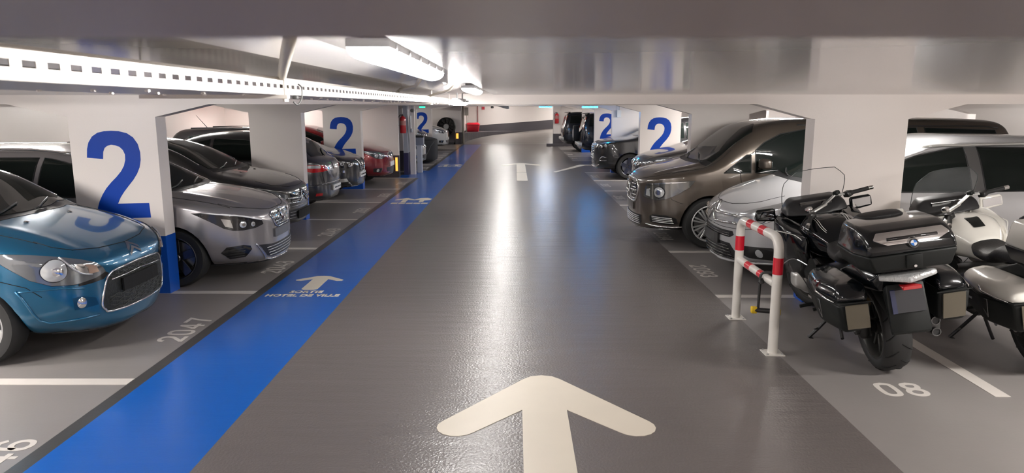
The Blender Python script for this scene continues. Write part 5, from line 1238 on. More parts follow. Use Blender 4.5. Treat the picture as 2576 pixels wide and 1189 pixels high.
def motorcycle(label, body, pan_top, case_top, lean, rz, loc, stripes=True, sat=SATIN, badge=True, white=False):
    t = thing('motorcycle', label, 'motorcycle', loc, 0, None)
    t.rotation_euler = (0, lean, rz)
    moto_wheel(t, 'rear_wheel', 0, .325, .19)
    # running gear
    bm = B(); hull(bm, [(-.17, -.07, .25), (-.17, -.07, .40), (-.085, -.07, .26), (-.085, -.07, .40), (-.17, .09, .24), (-.17, .09, .41), (-.085, .09, .25), (-.085, .09, .40)], .03, 3)
    hull(bm, [(-.17, .05, .28), (-.17, .05, .39), (-.10, .05, .28), (-.10, .05, .39), (-.16, .58, .36), (-.16, .58, .47), (-.08, .58, .36), (-.08, .58, .47)], .02, 2)
    cyl(bm, (-.19, 0, .325), (-.06, 0, .325), .05)
    o = obj('swingarm', bm, mat('swingarm_black', (.02, .02, .02), .35, .4), t, smooth=.7)
    bm = B(); tube(bm, [(-.185, .0, .325), (-.196, 0, .325)], .028, 16); tube(bm, [(-.17, .30, .27), (-.176, .30, .27)], .022, 16); obj('swingarm_bolt', bm, CAST, o, smooth=.7)
    P_('brake_caliper', t, [(-.05, .02, .47), (-.05, .12, .49), (-.12, .02, .47), (-.12, .12, .49), (-.05, .03, .58), (-.12, .03, .57), (-.07, .13, .56)], mat('bronze_caliper', (.25, .19, .11), .4, .6), .012, 2)
    P_('engine', t, sym([(.16, .62, .22), (.22, .70, .30), (.24, .80, .50), (.20, 1.22, .52), (.16, 1.28, .24), (.18, .62, .62)]), ENG, .03)
    for s in (-1, 1):
        P_('cylinder_guard', t, side([(.22, .98, .34), (.22, 1.16, .34), (.34, 1.00, .40), (.34, 1.14, .40), (.33, 1.0, .52), (.33, 1.14, .52), (.2, .98, .56), (.2, 1.18, .56)], s), CAST, .03)
        # exhausts, right pair shown
        if s > 0:
            bm = B(); lathe(bm, [(.001, -.30), (.045, -.30), (.060, -.27), (.066, -.05), (.062, .25), (.03, .40)], 20, 'Y', (s*.235, 0, .385), 0)
            bmesh.ops.scale(bm, vec=(.8, 1, 1.35), space=Matrix.Translation((-s*.235, 0, -.385)), verts=bm.verts)
            e = obj('silencer', recalc(bm), mat('silencer_steel', (.08, .08, .08), .4, .6), t, smooth=.8)
            bm = B()
            for zz in (.345, .425): lathe(bm, [(.024, -.325), (.030, -.325), (.030, -.28), (.024, -.28)], 16, 'Y', (s*.235, 0, zz), closed=True)
            obj('tail_pipe', recalc(bm), mat('dark_pipe', (.12, .12, .12), .3, .8), e, smooth=.8)
            bm = B()
            bm.free()
            for zz in (.345, .425): bm = B(); tube(bm, [(s*.235, -.318, zz), (s*.235, -.30, zz)], .024, 16); obj('pipe_bore', bm, BLACKP, e)
    # side stand, centre stand, foot pegs
    bm = B(); tube(bm, [(-.14, .62, .26), (-.26, .68, .12), (-.34, .70, .045)], .014, 8); tube(bm, [(-.26, .68, .12), (-.31, .61, .14)], .008, 6); hull(bm, [(-.39, .67, .03), (-.39, .73, .03), (-.31, .66, .03), (-.31, .74, .03), (-.39, .67, .045), (-.39, .73, .045), (-.31, .66, .045), (-.31, .74, .045)], .006, 2)
    obj('side_stand', bm, BLACKP, t, smooth=.6)
    bm = B(); tube(bm, [(.14, .55, .26), (.20, .44, .14), (.24, .34, .10), (.30, .32, .09)], .013, 8); obj('centre_stand', bm, BLACKP, t, smooth=.6)
    bm = B(); tube(bm, [(-.14, .52, .24), (-.18, .34, .13)], .013, 8); obj('centre_stand', bm, BLACKP, t, smooth=.6)
    for s in (-1, 1):
        bm = B(); tube(bm, [(s*.20, .48, .36), (s*.34, .48, .35)], .014, 8); tube(bm, [(s*.18, .50, .50), (s*.21, .48, .36)], .012, 6); tube(bm, [(s*.20, .80, .30), (s*.36, .80, .29)], .015, 8); obj('foot_peg', bm, SATIN, t, smooth=.6)
    # seat
    bm = B(); loft(bm, smooth_secs([(-.10, .80, .10, .055, .06), (.02, .825, .155, .07, .07), (.25, .83, .165, .06, .07), (.34, .805, .16, .055, .06), (.42, .765, .165, .05, .06), (.62, .765, .15, .05, .06), (.76, .80, .095, .055, .06), (.82, .82, .06, .04, .05)], 3), 20, 2.5)
    obj('seat', recalc(bm), SEAT, t, smooth=.9)
    # tail unit
    P_('tail_cowl', t, sym([(.10, -.42, .78), (.19, -.36, .76), (.20, .25, .72), (.14, -.40, .70), (.18, .3, .60), (.12, -.42, .84), (.18, -.05, .83)]), body if not white else sat, .03)
    P_('luggage_rack', t, sym([(.16, -.44, .842), (.18, .02, .842), (.16, -.44, .868), (.18, .02, .868)]), SATIN, .008, 2)
    lampo = P_('tail_lamp', t, [(0, -.575, .785), (.185, -.53, .812), (.18, -.52, .850), (0, -.57, .825), (-.185, -.53, .812), (-.18, -.52, .850), (.1, -.40, .80), (-.1, -.40, .80), (.1, -.40, .84), (-.1, -.40, .84)], LEDW, .008, 2, label='clear lens tail lamp')
    P_('lamp_red_strip', t, [(-.06, -.585, .745), (.06, -.585, .745), (-.055, -.590, .775), (.055, -.590, .775), (-.05, -.48, .76), (.05, -.48, .76)], REDL, .004, 1, parent=lampo)
    pc = P_('plate_carrier', t, [(-.12, -.46, .76), (.12, -.46, .76), (-.13, -.53, .44), (.13, -.53, .44), (-.12, -.40, .72), (.12, -.40, .72), (-.12, -.50, .42), (.12, -.50, .42)], SATIN, .012, 2)
    bm = B(); n_ = Vector((0, -.976, -.21)); 
    q = [Vector((-.105, -.477, .725)), Vector((.105, -.477, .725)), Vector((.105, -.510, .575)), Vector((-.105, -.510, .575))]
    hull(bm, [p+n_*d for p in q for d in (0.0, .008)], .002, 1); pl = obj('number_plate', bm, mat('smoked_motorcycle_plate', (.012, .012, .016), .55), pc)
    bm = B(); q = [Vector((-.105, -.4775, .725)), Vector((-.075, -.4775, .725)), Vector((-.075, -.5105, .575)), Vector((-.105, -.5105, .575))]
    hull(bm, [p+n_*d for p in q for d in (0.0, .0092)]); obj('plate_band', bm, mat('plate_blue_band', (.006, .01, .05), .5), pl)
    P_('rear_mudguard', t, sym([(.085, -.34, .60), (.085, -.38, .50), (.08, .12, .68), (.09, -.30, .66)]), SATIN, .015, 2)
    # panniers
    for s in (-1, 1):
        low = [(.215, -.42, .45), (.215, .26, .50), (.38, -.40, .44), (.44, -.10, .44), (.41, .24, .50), (.215, -.44, .66), (.42, -.43, .66), (.485, -.12, .66), (.44, .27, .68), (.215, .28, .68), (.40, -.42, .50)]
        up = [(.215, -.44, .655), (.42, -.43, .655), (.485, -.12, .655), (.44, .27, .675), (.215, .28, .675), (.225, -.40, .775), (.385, -.36, .765), (.43, -.08, .765), (.38, .24, .76), (.225, .24, .775)]
        p = P_('pannier', t, side(low, s), sat, .035, 4)
        P_('pannier_lid', t, side(up, s), pan_top, .035, 4, parent=p)
        # split line, latch recess, chrome strip, reflector panel facing back, script badge
        bm = B(); tube(bm, side([(.20, -.453, .66), (.425, -.443, .66), (.492, -.12, .66), (.447, .28, .68)], s), .004, 6); obj('pannier_gap', bm, SHUT, p)
        bm = B(); tube(bm, side([(.452, -.06, .705), (.474, -.14, .685), (.45, -.30, .665), (.43, -.38, .66)], s), .007, 6); obj('chrome_strip', bm, CHROME, p, smooth=3)
        P_('reflector_panel', t, side([(.225, -.450, .475), (.375, -.443, .475), (.385, -.450, .65), (.235, -.458, .65), (.24, -.43, .49), (.35, -.43, .64), (.36, -.42, .49), (.24, -.43, .64)], s), mat('dull_bronze_reflector', (.085, .072, .05), .4), .004, 1, parent=p)
        bm = B(); tube(bm, side([(.462, -.05, .62), (.455, -.17, .50), (.472, -.20, .64), (.462, -.05, .62)], s), .003, 6); obj('latch_outline', bm, STEEL, p, smooth=3)
        bm = B(); box(bm, *sorted((s*.465, s*.468)), .02, .09, .585, .60); obj('script_badge', bm, STEEL, p)
    # top case
    base = [(.23, -.60, .885), (.27, -.45, .88), (.26, -.12, .88), (.18, -.03, .885), (.27, -.63, 1.0), (.31, -.45, 1.0), (.30, -.12, 1.0), (.20, -.01, 1.0), (.23, -.62, .90)]
    lid = [(.27, -.63, .995), (.31, -.45, .995), (.30, -.12, .995), (.20, -.01, .995), (.22, -.575, 1.15), (.26, -.44, 1.165), (.25, -.14, 1.17), (.17, -.06, 1.14), (.26, -.622, 1.09)]
    tc = P_('top_case', t, sym(base), sat if not white else mat('white_bike_case_black', (.012, .012, .012), .4), .04, 4)
    P_('top_case_lid', t, sym(lid), case_top, .045, 5, parent=tc)
    bm = B(); loft(bm, [(-.21, 1.16, .10, .014, .02), (-.19, 1.165, .135, .022, .02), (-.09, 1.165, .15, .026, .03), (-.03, 1.14, .145, .026, .05), (-.01, 1.12, .13, .02, .05)], 20, 2.6); obj('backrest_pad', recalc(bm), SEAT, tc, smooth=.9)
    P_('case_latch', t, [(-.045, -.632, .90), (.055, -.632, .90), (-.045, -.642, .99), (.055, -.642, .99), (-.045, -.60, .90), (.055, -.60, .90), (-.045, -.61, .99), (.055, -.61, .99)], sat, .006, 2, parent=tc)
    bm = B(); tube(bm, [(.005, -.632, .915), (.005, -.644, .915)], .009, 14); obj('key_lock', bm, CHROME, tc)
    h = P_('lid_handle', t, [(-.235, -.622, 1.105), (.235, -.622, 1.105), (-.15, -.640, 1.065), (.15, -.640, 1.065), (-.20, -.585, 1.145), (.20, -.585, 1.145), (-.2, -.57, 1.09), (.2, -.57, 1.09)], CHROME, .006, 2, parent=tc, label='chrome lid handle')
    bm = B(); tube(bm, [(-.15, -.628, 1.103), (.15, -.628, 1.103)], .011, 8); obj('handle_slot', bm, BLACKG, h, smooth=3)
    if badge:
        nrm = Vector((0, -.93, .36)).normalized(); c0 = Vector((0.0, -.650, 1.066))
        ax = Vector((1, 0, 0)); up = nrm.cross(ax)*-1
        def dpoly(bm, r0, r1, a0, a1, d, mi):
            P1 = []; k = 10
            for j in range(k+1): a = a0+(a1-a0)*j/k; P1.append(c0+(ax*math.cos(a)+up*math.sin(a))*r1+nrm*d)
            if r0: P1 += [c0+(ax*math.cos(a0+(a1-a0)*j/k)+up*math.sin(a0+(a1-a0)*j/k))*r0+nrm*d for j in range(k, -1, -1)]
            else: P1.append(c0+nrm*d)
            hullv = [bm.verts.new(p) for p in P1]; f = bm.faces.new(hullv); f.material_index = mi
        bm = B()
        tube(bm, [c0-nrm*.02, c0+nrm*.004], .030, 24, mi=0)
        for k in range(4): dpoly(bm, 0, .019, k*PI/2, (k+1)*PI/2, .0055, 1 if k % 2 else 2)
        for k in range(4): dpoly(bm, .0195, .0285, k*PI/2, (k+1)*PI/2, .005, 3)
        obj('round_badge', bm, [CHROME, mat('badge_blue', (.05, .2, .6), .3), mat('badge_white', (.8, .8, .8), .3), BLACKP], tc)
    # tank and fairing
    bm = B(); loft(bm, smooth_secs([(.70, .78, .11, .06, .12), (.80, .82, .17, .10, .16), (.92, .85, .22, .13, .20), (1.05, .87, .235, .13, .22), (1.16, .87, .20, .11, .22), (1.24, .86, .15, .06, .2)], 3), 24, 2.5)
    tk = obj('fuel_tank', recalc(bm), body, t, smooth=.9)
    if stripes:
        for s in (-1, 1):
            for xx, dz in ((.10, 0), (.118, -.004)):
                pts = [(s*xx*.55, .74, .855), (s*xx, .82, .925), (s*(xx+.01), .92, .972), (s*(xx+.01), 1.05, .987), (s*xx*.8, 1.18, .965)]
                bm = B(); tube(bm, catmull(pts, 4, False), .0022, 5); obj('pinstripe', bm, mat('pinstripe_silver', (.7, .7, .66), .3), tk)
    else:
        P_('tank_stripe', t, sym([(.04, .78, .93), (.055, .92, .983), (.055, 1.10, .99), (.03, 1.2, .96), (.04, .9, .9)]), SATIN, .006, 2, parent=tk)
    for s in (-1, 1):
        fp = [(.20, .90, .50), (.26, .84, .70), (.22, .86, .86), (.30, 1.05, .44), (.36, 1.10, .66), (.33, 1.05, .90), (.30, 1.45, .46), (.38, 1.42, .70), (.37, 1.36, .95), (.24, 1.66, .58), (.30, 1.62, .80), (.28, 1.55, .98), (.16, 1.2, .9), (.14, 1.3, .5)]
        f = P_('side_fairing', t, side(fp, s), body, .05, 4)
        bm = B(); tube(bm, catmull(side([(.225, .87, .78), (.29, .95, .86), (.355, 1.08, .88), (.385, 1.25, .87)], s), 4, False), .004, 6); obj('pinstripe' if stripes else 'fairing_edge', bm, mat('pinstripe_silver', (.7, .7, .66), .3), f)
        bm = B(); tube(bm, catmull(side([(.25, .86, .62), (.32, .98, .66), (.37, 1.12, .60), (.36, 1.3, .50)], s), 4, False), .004, 6); obj('fairing_edge', bm, CHROME, f)
        P_('knee_panel', t, side([(.20, .74, .62), (.24, .80, .50), (.25, .95, .46), (.27, .98, .60), (.22, .80, .72)], s), SATIN, .02)
    P_('nose_fairing', t, sym([(.28, 1.50, .99), (.26, 1.66, .86), (.14, 1.80, .84), (.16, 1.78, .66), (.22, 1.66, .60), (.30, 1.40, .86), (.10, 1.66, 1.02), (.0, 1.80, .90)]), body, .04, 4)
    d = P_('dashboard', t, sym([(.27, 1.30, .96), (.28, 1.50, 1.00), (.18, 1.36, 1.10), (.20, 1.52, 1.11), (.10, 1.26, .96), (.25, 1.34, 1.06)]), BLACKP, .03)
    bm = B(); box(bm, -.14, .14, 1.318, 1.335, 1.0, 1.075, 0, .006); obj('instrument_screen', bm, BLACKG, d)
    # windscreen: curved sheet with real thickness
    bm = B(); G = []
    for i in range(9):
        u = i/8
        row = []
        for j in range(13):
            v = -1+2*j/12
            w_ = .25+.02*math.sin(u*PI)-.085*max(0, (u-.72)/.28)**1.3
            x = v*w_; y = 1.62-.30*u+.015*u*u-.12*v*v*(1-.3*u); z = 1.0+.36*u
            row.append(bm.verts.new((x, y, z)))
        G.append(row)
    for i in range(8):
        for j in range(12): bm.faces.new((G[i][j], G[i][j+1], G[i+1][j+1], G[i+1][j]))
    bm.normal_update(); r_ = bmesh.ops.solidify(bm, geom=list(bm.faces), thickness=.004)
    ws = obj('windscreen', bm, CLEARP, t, smooth=.8)
    bm = B(); rim = [(v*.27*.98, 0, 0) for v in (-1, 1)]
    ed = []
    for i in range(9): ed.append(i)
    def wp(u, v):
        w_ = .25+.02*math.sin(u*PI)-.085*max(0, (u-.72)/.28)**1.3
        return (v*w_, 1.62-.30*u+.015*u*u-.12*v*v*(1-.3*u)-.002, 1.0+.36*u)
    path = [wp(i/8, -1) for i in range(9)]+[wp(1, -1+2*j/12) for j in range(1, 13)]+[wp(i/8, 1) for i in range(7, -1, -1)]
    tube(bm, path, .003, 6); obj('windscreen_edge', bm, mat('dark_edge', (.05, .06, .06), .2), ws)
    # handlebars, turned to the left (steering lock) about the head
    ang = math.radians(33); hc = Vector((0, 1.22, 1.0)); axis = Vector((0, -.42, .91)).normalized()
    Rm = Matrix.Rotation(ang, 4, axis)
    H_ = lambda p: tuple(hc + (Rm @ (Vector(p)-hc)))
    bm = B(); hull(bm, [H_(p) for p in [(-.09, 1.20, 1.015), (.09, 1.20, 1.015), (-.09, 1.27, 1.02), (.09, 1.27, 1.02), (-.07, 1.20, 1.035), (.07, 1.20, 1.035)]], .006, 2)
    for s in (-1, 1):
        pts = [H_(p) for p in [(s*.07, 1.23, 1.02), (s*.16, 1.17, 1.075), (s*.24, 1.08, 1.06)]]
        for k in range(2): hull(bm, [Vector(pts[k+q])+Vector((0, dy, dz)) for q in (0, 1) for dy in (-.022, .022) for dz in (-.008, .008)], .004, 2)
        tube(bm, [H_((s*.22, 1.10, 1.06)), H_((s*.27, 1.06, 1.055))], .013, 10)
    bar = obj('handlebar', bm, CAST, t, smooth=.6)
    for s in (-1, 1):
        bm = B(); tube(bm, [H_((s*.25, 1.075, 1.056)), H_((s*.375, .998, 1.04))], .018, 14); obj('grip', bm, RUBBER, bar, smooth=.7)
        bm = B(); tube(bm, [H_((s*.375, .998, 1.04)), H_((s*.408, .980, 1.036))], .018, 14); obj('bar_end', bm, CHROME, bar, smooth=.7)
        bm = B(); tube(bm, catmull([H_(p) for p in [(s*.22, 1.13, 1.055), (s*.30, 1.11, 1.045), (s*.40, 1.06, 1.03)]], 3, False), .006, 6); hull(bm, [H_((s*x, y, z)) for x in (.20, .26) for y in (1.06, 1.12) for z in (1.03, 1.08)], .008, 2); obj('lever', bm, mat('lever_black', (.03, .03, .03), .3, .6), bar, smooth=.6)
        bm = B(); hull(bm, [H_((s*x, y, z)) for x in (.15, .20) for y in (1.13, 1.18) for z in (1.07, 1.11)], .012, 2); obj('fluid_reservoir', bm, CHROME if s < 0 else SATIN, bar, smooth=.6)
        # mirrors low on the fairing
        mx = .35; P2 = [(mx-.03, 1.44, .91), (mx-.03, 1.44, 1.045), (mx+.17, 1.42, .94), (mx+.165, 1.42, 1.055), (mx+.0, 1.52, .95), (mx+.14, 1.50, .97), (mx+.13, 1.50, 1.03), (mx+.0, 1.52, 1.02)]
        mm = P_('mirror', t, side(P2, s), body, .02, 3)
        P_('mirror_glass', t, side([(mx-.004, 1.432, .942), (mx-.004, 1.432, 1.02), (mx+.148, 1.412, .958), (mx+.148, 1.412, 1.032), (mx+.01, 1.436, .945), (mx+.14, 1.418, 1.03), (mx+.01, 1.438, 1.02)], s), mat('mirror_glass', (.7, .72, .74), .02, 1.0), .002, 1, parent=mm)
        P_('mirror_arm', t, side([(.28, 1.42, .92), (.28, 1.50, .92), (.42, 1.44, .97), (.42, 1.50, .97), (.28, 1.46, .97)], s), body, .01, 2, parent=mm)
    # front end
    fw = moto_wheel(t, 'front_wheel', 1.655, .30, .12, front=True, rz=ang*.9)
    for s in (-1, 1):
        bm = B(); tube(bm, [(s*.10, 1.655+(-s)*.04, .30), (s*.10, 1.50, .68)], .026, 12); obj('fork_leg', bm, SATIN, t, smooth=.7)
    P_('front_mudguard', t, sym([(.065, 1.42, .60), (.07, 1.60, .655), (.06, 1.78, .60), (.05, 1.88, .50), (.06, 1.42, .52), (.05, 1.65, .60)]), body, .02)
    P_('headlight', t, sym([(.12, 1.79, .70), (.10, 1.81, .82), (.16, 1.72, .72), (.15, 1.72, .82)]), GLASSL, .01, 2)
    return t
LEAN = math.radians(-9.5)
motorcycle('black touring motorcycle with a closed top case, parked beside the red and white hoop', MBLACK, MBLACK, MBLACK, LEAN, math.radians(-5.8), (2.73, 5.02, .012))
motorcycle('white touring motorcycle with white panniers, cut off by the right edge of the photo', MWHITE, MWHITE, MWHITE, LEAN, math.radians(-5.8), (3.91, 5.02, .012), stripes=False, badge=False, white=True)
# ================================================================ red and white hoop barrier with a lock
REDP = mat('red_film', (.62, .012, .03), .25, coat=.4)
WHP = mat('white_post_paint', (.74, .71, .66), .28, coat=.4)
bt = thing('hoop_barrier', 'red and white striped tubular hoop barrier bolted to the floor at the lane edge', 'barrier', (2.015, 5.83, 0))
ya, yb, hz, r = -.475, .475, .925, .038
path = bend([(0, ya, .006), (0, ya, hz-.012), (0, yb, hz-.012), (0, yb, .006)], .13, 8)
bm = B(); tube(bm, path, r, 24); obj('hoop_tube', bm, WHP, bt, smooth=.7)
bm = B(); tube(bm, [(0, ya+r*.8, .55), (0, yb-r*.8, .55)], r*.86, 20); obj('middle_rail', bm, WHP, bt, smooth=.7)
def band(p, q, rr):
    bm = B(); tube(bm, [p, q], rr, 24); obj('red_band', bm, REDP, bt, smooth=.7)
for y_ in (ya, yb): band((0, y_, .635), (0, y_, .765), r+.0012)
for a_, b_ in ((-.20, -.075), (.10, .225)): band((0, a_, hz-.012), (0, b_, hz-.012), r+.0012)
for a_, b_ in ((-.22, -.09), (.10, .23)): band((0, a_, .55), (0, b_, .55), r*.86+.0012)
for y_ in (ya, yb):
    bm = B(); box(bm, -.075, .075, y_-.075, y_+.075, 0, .008, 0, .002); fp = obj('foot_plate', bm, WHP, bt)
    bm = B()
    for sx in (-.055, .055):
        for sy in (-.055, .055): lathe(bm, [(.001, .016), (.009, .016), (.009, .008)], 6, 'Z', (sx, y_+sy, 0))
    obj('bolt', recalc(bm), STEEL, fp)
lk = thing('bicycle_lock', 'black U-shaped lock with yellow ends hanging on the hoop barrier', 'lock', (2.015, 5.56, 0))
bm = B(); tube(bm, bend([(.055, -.02, .30), (.05, -.02, .60), (-.05, .02, .60), (-.055, .02, .30)], .045, 8), .011, 12); obj('shackle', bm, mat('lock_black_sleeve', (.02, .02, .02), .4), lk, smooth=.7)
bm = B(); tube(bm, [(-.10, .035, .285), (.10, -.035, .285)], .020, 14); obj('crossbar', bm, BLACKP, lk, smooth=.7)
YEL = mat('yellow_plastic', (.75, .50, .02), .4)
for s in (-1, 1):
    P_('end_cap', lk, [(s*.085+dx, -s*.030+dy, .285+dz) for dx in (-.022, .022) for dy in (-.022, .022) for dz in (-.028, .028)], YEL, .008, 2)
P_('lock_bracket', lk, [(-.06, -.02, .50), (-.06, .05, .50), (-.02, -.02, .52), (-.02, .05, .54), (-.08, 0, .53), (-.04, 0, .56)], BLACKP, .01, 2)
# ================================================================ cable tray with hangers and conduits
GALV = mat('galvanised_white', srgb(214, 208, 200), .3, .35)
ct = thing('cable_tray', 'white perforated cable tray hung under the ceiling at the upper left', 'cable tray', (-.82, 1.0, 1.933))
L_ = 5.75; z0, z1 = 0.0, .040; xn, xf = .20, -.15
# side panels with real slots
def slotted(bm, x, ys, ye, z0, z1, pitch, sl, sh, horiz=False, x2=None):
    y = ys; k = 0
    zc = (z0+z1)/2
    if not horiz:
        box(bm, x-.0008, x+.0008, ys, ye, z0, zc-sh/2); box(bm, x-.0008, x+.0008, ys, ye, zc+sh/2, z1)
        while y < ye:
            box(bm, x-.0008, x+.0008, y, min(ye, y+pitch-sl), zc-sh/2, zc+sh/2); y += pitch
    return bm
bm = B(); slotted(bm, xn, -.9, L_, z0, z1, .05, .028, .010); tube(bm, [(xn, -.9, z1), (xn, L_, z1)], .003, 6); obj('near_side', bm, GALV, ct)
bm = B(); slotted(bm, xf, -.9, L_, z0, z1, .05, .028, .010); tube(bm, [(xf, -.9, z1), (xf, L_, z1)], .003, 6); obj('far_side', bm, GALV, ct)
bm = B(); box(bm, xf, xn, -.9, L_, -.0015, 0)
obj('tray_floor', bm, GALV, ct)
bm = B()
for k in range(22):
    yy = .35+k*.24
    for j in range(3): tube(bm, [(xn-.06-.1*j, yy, -.0018), (xn-.06-.1*j, yy, -.006)], .005, 8)
obj('floor_rivets', bm, CHROME, ct)
for yy in (.93, 4.3, 5.7):
    bm = B(); box(bm, xf-.02, xn+.02, yy-.012, yy+.012, -.012, -.002); tube(bm, [(xn+.012, yy, -.01), (xn+.012, yy, .078)], .004, 8); tube(bm, [(xf-.012, yy, -.01), (xf-.012, yy, .078)], .004, 8)
    tube(bm, [(xn+.012, yy, -.02), (xn+.012, yy, -.012)], .008, 6)
    obj('hanger', recalc(bm), GALV, ct, smooth=.6)
bm = B(); random.seed(3)
for j in range(4):
    pts = [(xf+.05+.07*j+random.uniform(-.01, .01), -.9+k*.8, .010+random.uniform(0, .006)) for k in range(9)]; pts[-1] = (pts[-1][0], L_, .01)
    tube(bm, catmull(pts, 3, False), .008, 8)
obj('cables', bm, mat('pale_grey_cable', (.55, .54, .52), .5), ct, smooth=3)
bm = B(); tube(bm, catmull([(xn+.002, 1.08, .03), (xn+.012, 1.08, .02), (xn+.012, 1.075, -.01), (xn+.004, 1.06, -.028), (xn-.004, 1.05, -.02)], 4, False), .0022, 8); hull(bm, [(xn+x, 1.06+y, z) for x in (-.008, .006) for y in (-.008, .008) for z in (-.012, -.003)], .002, 2); obj('cable_clip', bm, mat('dark_wire', (.05, .05, .05), .5), ct, smooth=3)
COND = mat('cream_conduit', srgb(206, 198, 184), .35)
def conduit(label, pts, r=.011, rad=.06):
    bm = B(); tube(bm, bend(pts, rad, 8), r, 14); o = obj('cable_conduit', bm, COND, smooth=3); tag(o, label, 'conduit'); return o
conduit('cream conduit rising from the cable tray to the ceiling left of the nearest light', [(-.67, 2.12, 1.95), (-.665, 2.08, 1.975), (-.42, 1.36, 2.005), (-.36, 1.20, 2.028)], .012, .05)
conduit('cream conduit looping from the tray toward the far end of the nearest light', [(-.66, 4.05, 1.976), (-.62, 4.0, 1.998), (-.60, 3.8, 1.985), (-.45, 3.3, 1.99), (-.34, 2.75, 2.028)], .008, .03)
conduit('thin bent conduit between the tray and the second light', [(-.64, 5.3, 1.972), (-.56, 5.2, 1.99), (-.46, 5.05, 2.01), (-.42, 5.0, 2.04)], .008, .06)
lamp_at(lane0, -.48, 5.72, 'short glaring light at the end of the cable tray, touching the crossbeam', 'tubular lights along the lane', 1.936)
lt = [o for o in bpy.data.objects if o.get('label', '').startswith('short glaring')][0]
bm = B(); tube(bm, [(0, .3, .03), (0, .3, .078)], .006, 8); tube(bm, [(0, .9, .03), (0, .9, .078)], .006, 8); obj('hanger', bm, LHOUS, lt)
# sprinkler-like fittings and small conduit crossing the left haunch
# ================================================================ indicator lamps
def indicator(label, x, y, w_, m, z=1.90, g='cyan indicator lamps'):
    t = thing('indicator_lamp', label, 'indicator lamp', (x, y, z), 0, g)
    bm = B(); box(bm, -w_/2, w_/2, 0, .06, -.028, .006, 0, .004); obj('lit_lens', bm, m, t)
    bm = B(); box(bm, -w_/2-.01, w_/2+.01, -.005, .065, .006, .024, 0, .003); tube(bm, [(0, .03, .024), (0, .03, 2.012-z)], .01, 8); obj('mount', bm, LHOUS, t)
    return t
CY = mat('cyan_light', (.0, .6, .8), .4, emit=(.004, .36, 1.0), es=100.0); GR = mat('green_light', (0, .6, .3), .4, emit=(.02, 1.0, .22), es=4.0)
indicator('short cyan indicator lamp left of the distant extinguisher pillar', 1.02, 24.5, .42, CY)
indicator('longer cyan indicator lamp above the gap left of the half-hidden blue 2', 2.02, 19.6, .42, CY)
indicator('small green indicator lamp under the end of the cable tray', -2.33, 18.2, .14, GR, g='green indicator lamp')
# ================================================================ stair entrance, left
DF = mat('light_grey_door_frame', srgb(176, 180, 188), .35)
RED = mat('extinguisher_red', (.50, .012, .02), .3, coat=.6)
t = thing('door_frame', 'light grey steel door post with blue foot at the stair entrance', 'door frame', (-3.0, 20.25, 0))
bm = B(); box(bm, -.14, -.02, 0, .9, .62, CZ-.02); obj('upper_post', bm, DF, t)
bm = B(); box(bm, -.142, -.018, 0, .9, 0, .62); obj('painted_foot', bm, mat('navy_post_paint', srgb(52, 50, 84), .4), t)
bm = B(); box(bm, .02, .16, .15, .32, 0, CZ-.02); obj('pillar_face', bm, WHITE, t)
t = thing('ticket_post', 'grey ticket post with a black cap beside the stair entrance', 'ticket machine', (-2.79, 20.95, 0))
bm = B(); box(bm, -.07, .07, -.05, .14, 0, .86, 0, .01); obj('stand', bm, DF, t)
bm = B(); box(bm, -.13, .13, -.08, .16, .80, 1.02, 0, .01); obj('cabinet', bm, mat('machine_grey', srgb(120, 124, 138), .4), t)
bm = B(); box(bm, -.14, .14, -.10, .17, 1.02, 1.075, 0, .01); obj('cap', bm, BLACKP, t)
def extinguisher(label, x, y, z, h=.55, r=.075):
    t = thing('fire_extinguisher', label, 'fire extinguisher', (x, y, z))
    bm = B(); lathe(bm, [(.001, 0), (r*.9, .0), (r, .02), (r, h*.74), (r*.85, h*.82), (r*.4, h*.88), (r*.35, h*.9)], 24, 'Z'); obj('cylinder', recalc(bm), RED, t, smooth=.8)
    bm = B(); lathe(bm, [(r*.35, h*.9), (r*.35, h*.96), (.001, h*.97)], 12, 'Z'); hull(bm, [(-.02, -.09, h*.95), (.02, -.09, h*.95), (-.02, .02, h*.98), (.02, .02, h*.98), (0, -.09, h*.99), (0, .02, h*1.02)], .004, 1); obj('valve', recalc(bm), BLACKP, t, smooth=.7)
    bm = B(); tube(bm, catmull([(0, 0, h*.93), (-.06, -.02, h*.95), (-r-.03, -.02, h*.8), (-r-.035, -.02, h*.5), (-r-.02, -.02, h*.38)], 4, False), .009, 8); obj('hose', bm, BLACKP, t, smooth=3)
    bm = B(); 
    tube(bm, [(0, 0, h*.42), (0, 0, h*.66)], r+.001, 24, cap=False); obj('paper_label', bm, mat('pale_label', (.42, .16, .15), .5), t, smooth=3)
    return t
extinguisher('red fire extinguisher on the left at the stair entrance', -3.08, 19.55+.30, 1.18, .52, .085)
extinguisher('red fire extinguisher on the distant exit pillar at the right', 2.02, 35.15, 1.10, .54, .10)
t = thing('wall_notice', 'small pale notice with a grey bracket beside the left extinguisher', 'sign', (-2.925, 20.2, 1.35)); bm = B(); box(bm, -.006, .006, 0, .22, -.05, .30); obj('notice_sheet', bm, mat('paper_white', (.7, .7, .7), .5), t); bm = B(); box(bm, -.008, .04, .02, .2, -.16, -.06, 0, .01); obj('bracket', bm, DF, t)
cam_t = thing('security_camera', 'small round dark camera under the beam near the left stair entrance', 'camera', (-2.68, 18.9, 1.80)); bm = B(); lathe(bm, [(.001, -.07), (.045, -.065), (.05, 0), (.05, .08), (.001, .09)], 18, 'Y'); o = obj('housing', recalc(bm), mat('camera_grey', (.12, .12, .12), .4), cam_t, smooth=.7); bm = B(); tube(bm, [(0, .03, .04), (0, .03, .21)], .012, 8); obj('bracket', bm, LHOUS, cam_t)
ORN = mat('amber_safety_light', (.9, .45, .1), .4, emit=(1.0, .42, .06), es=1.7)
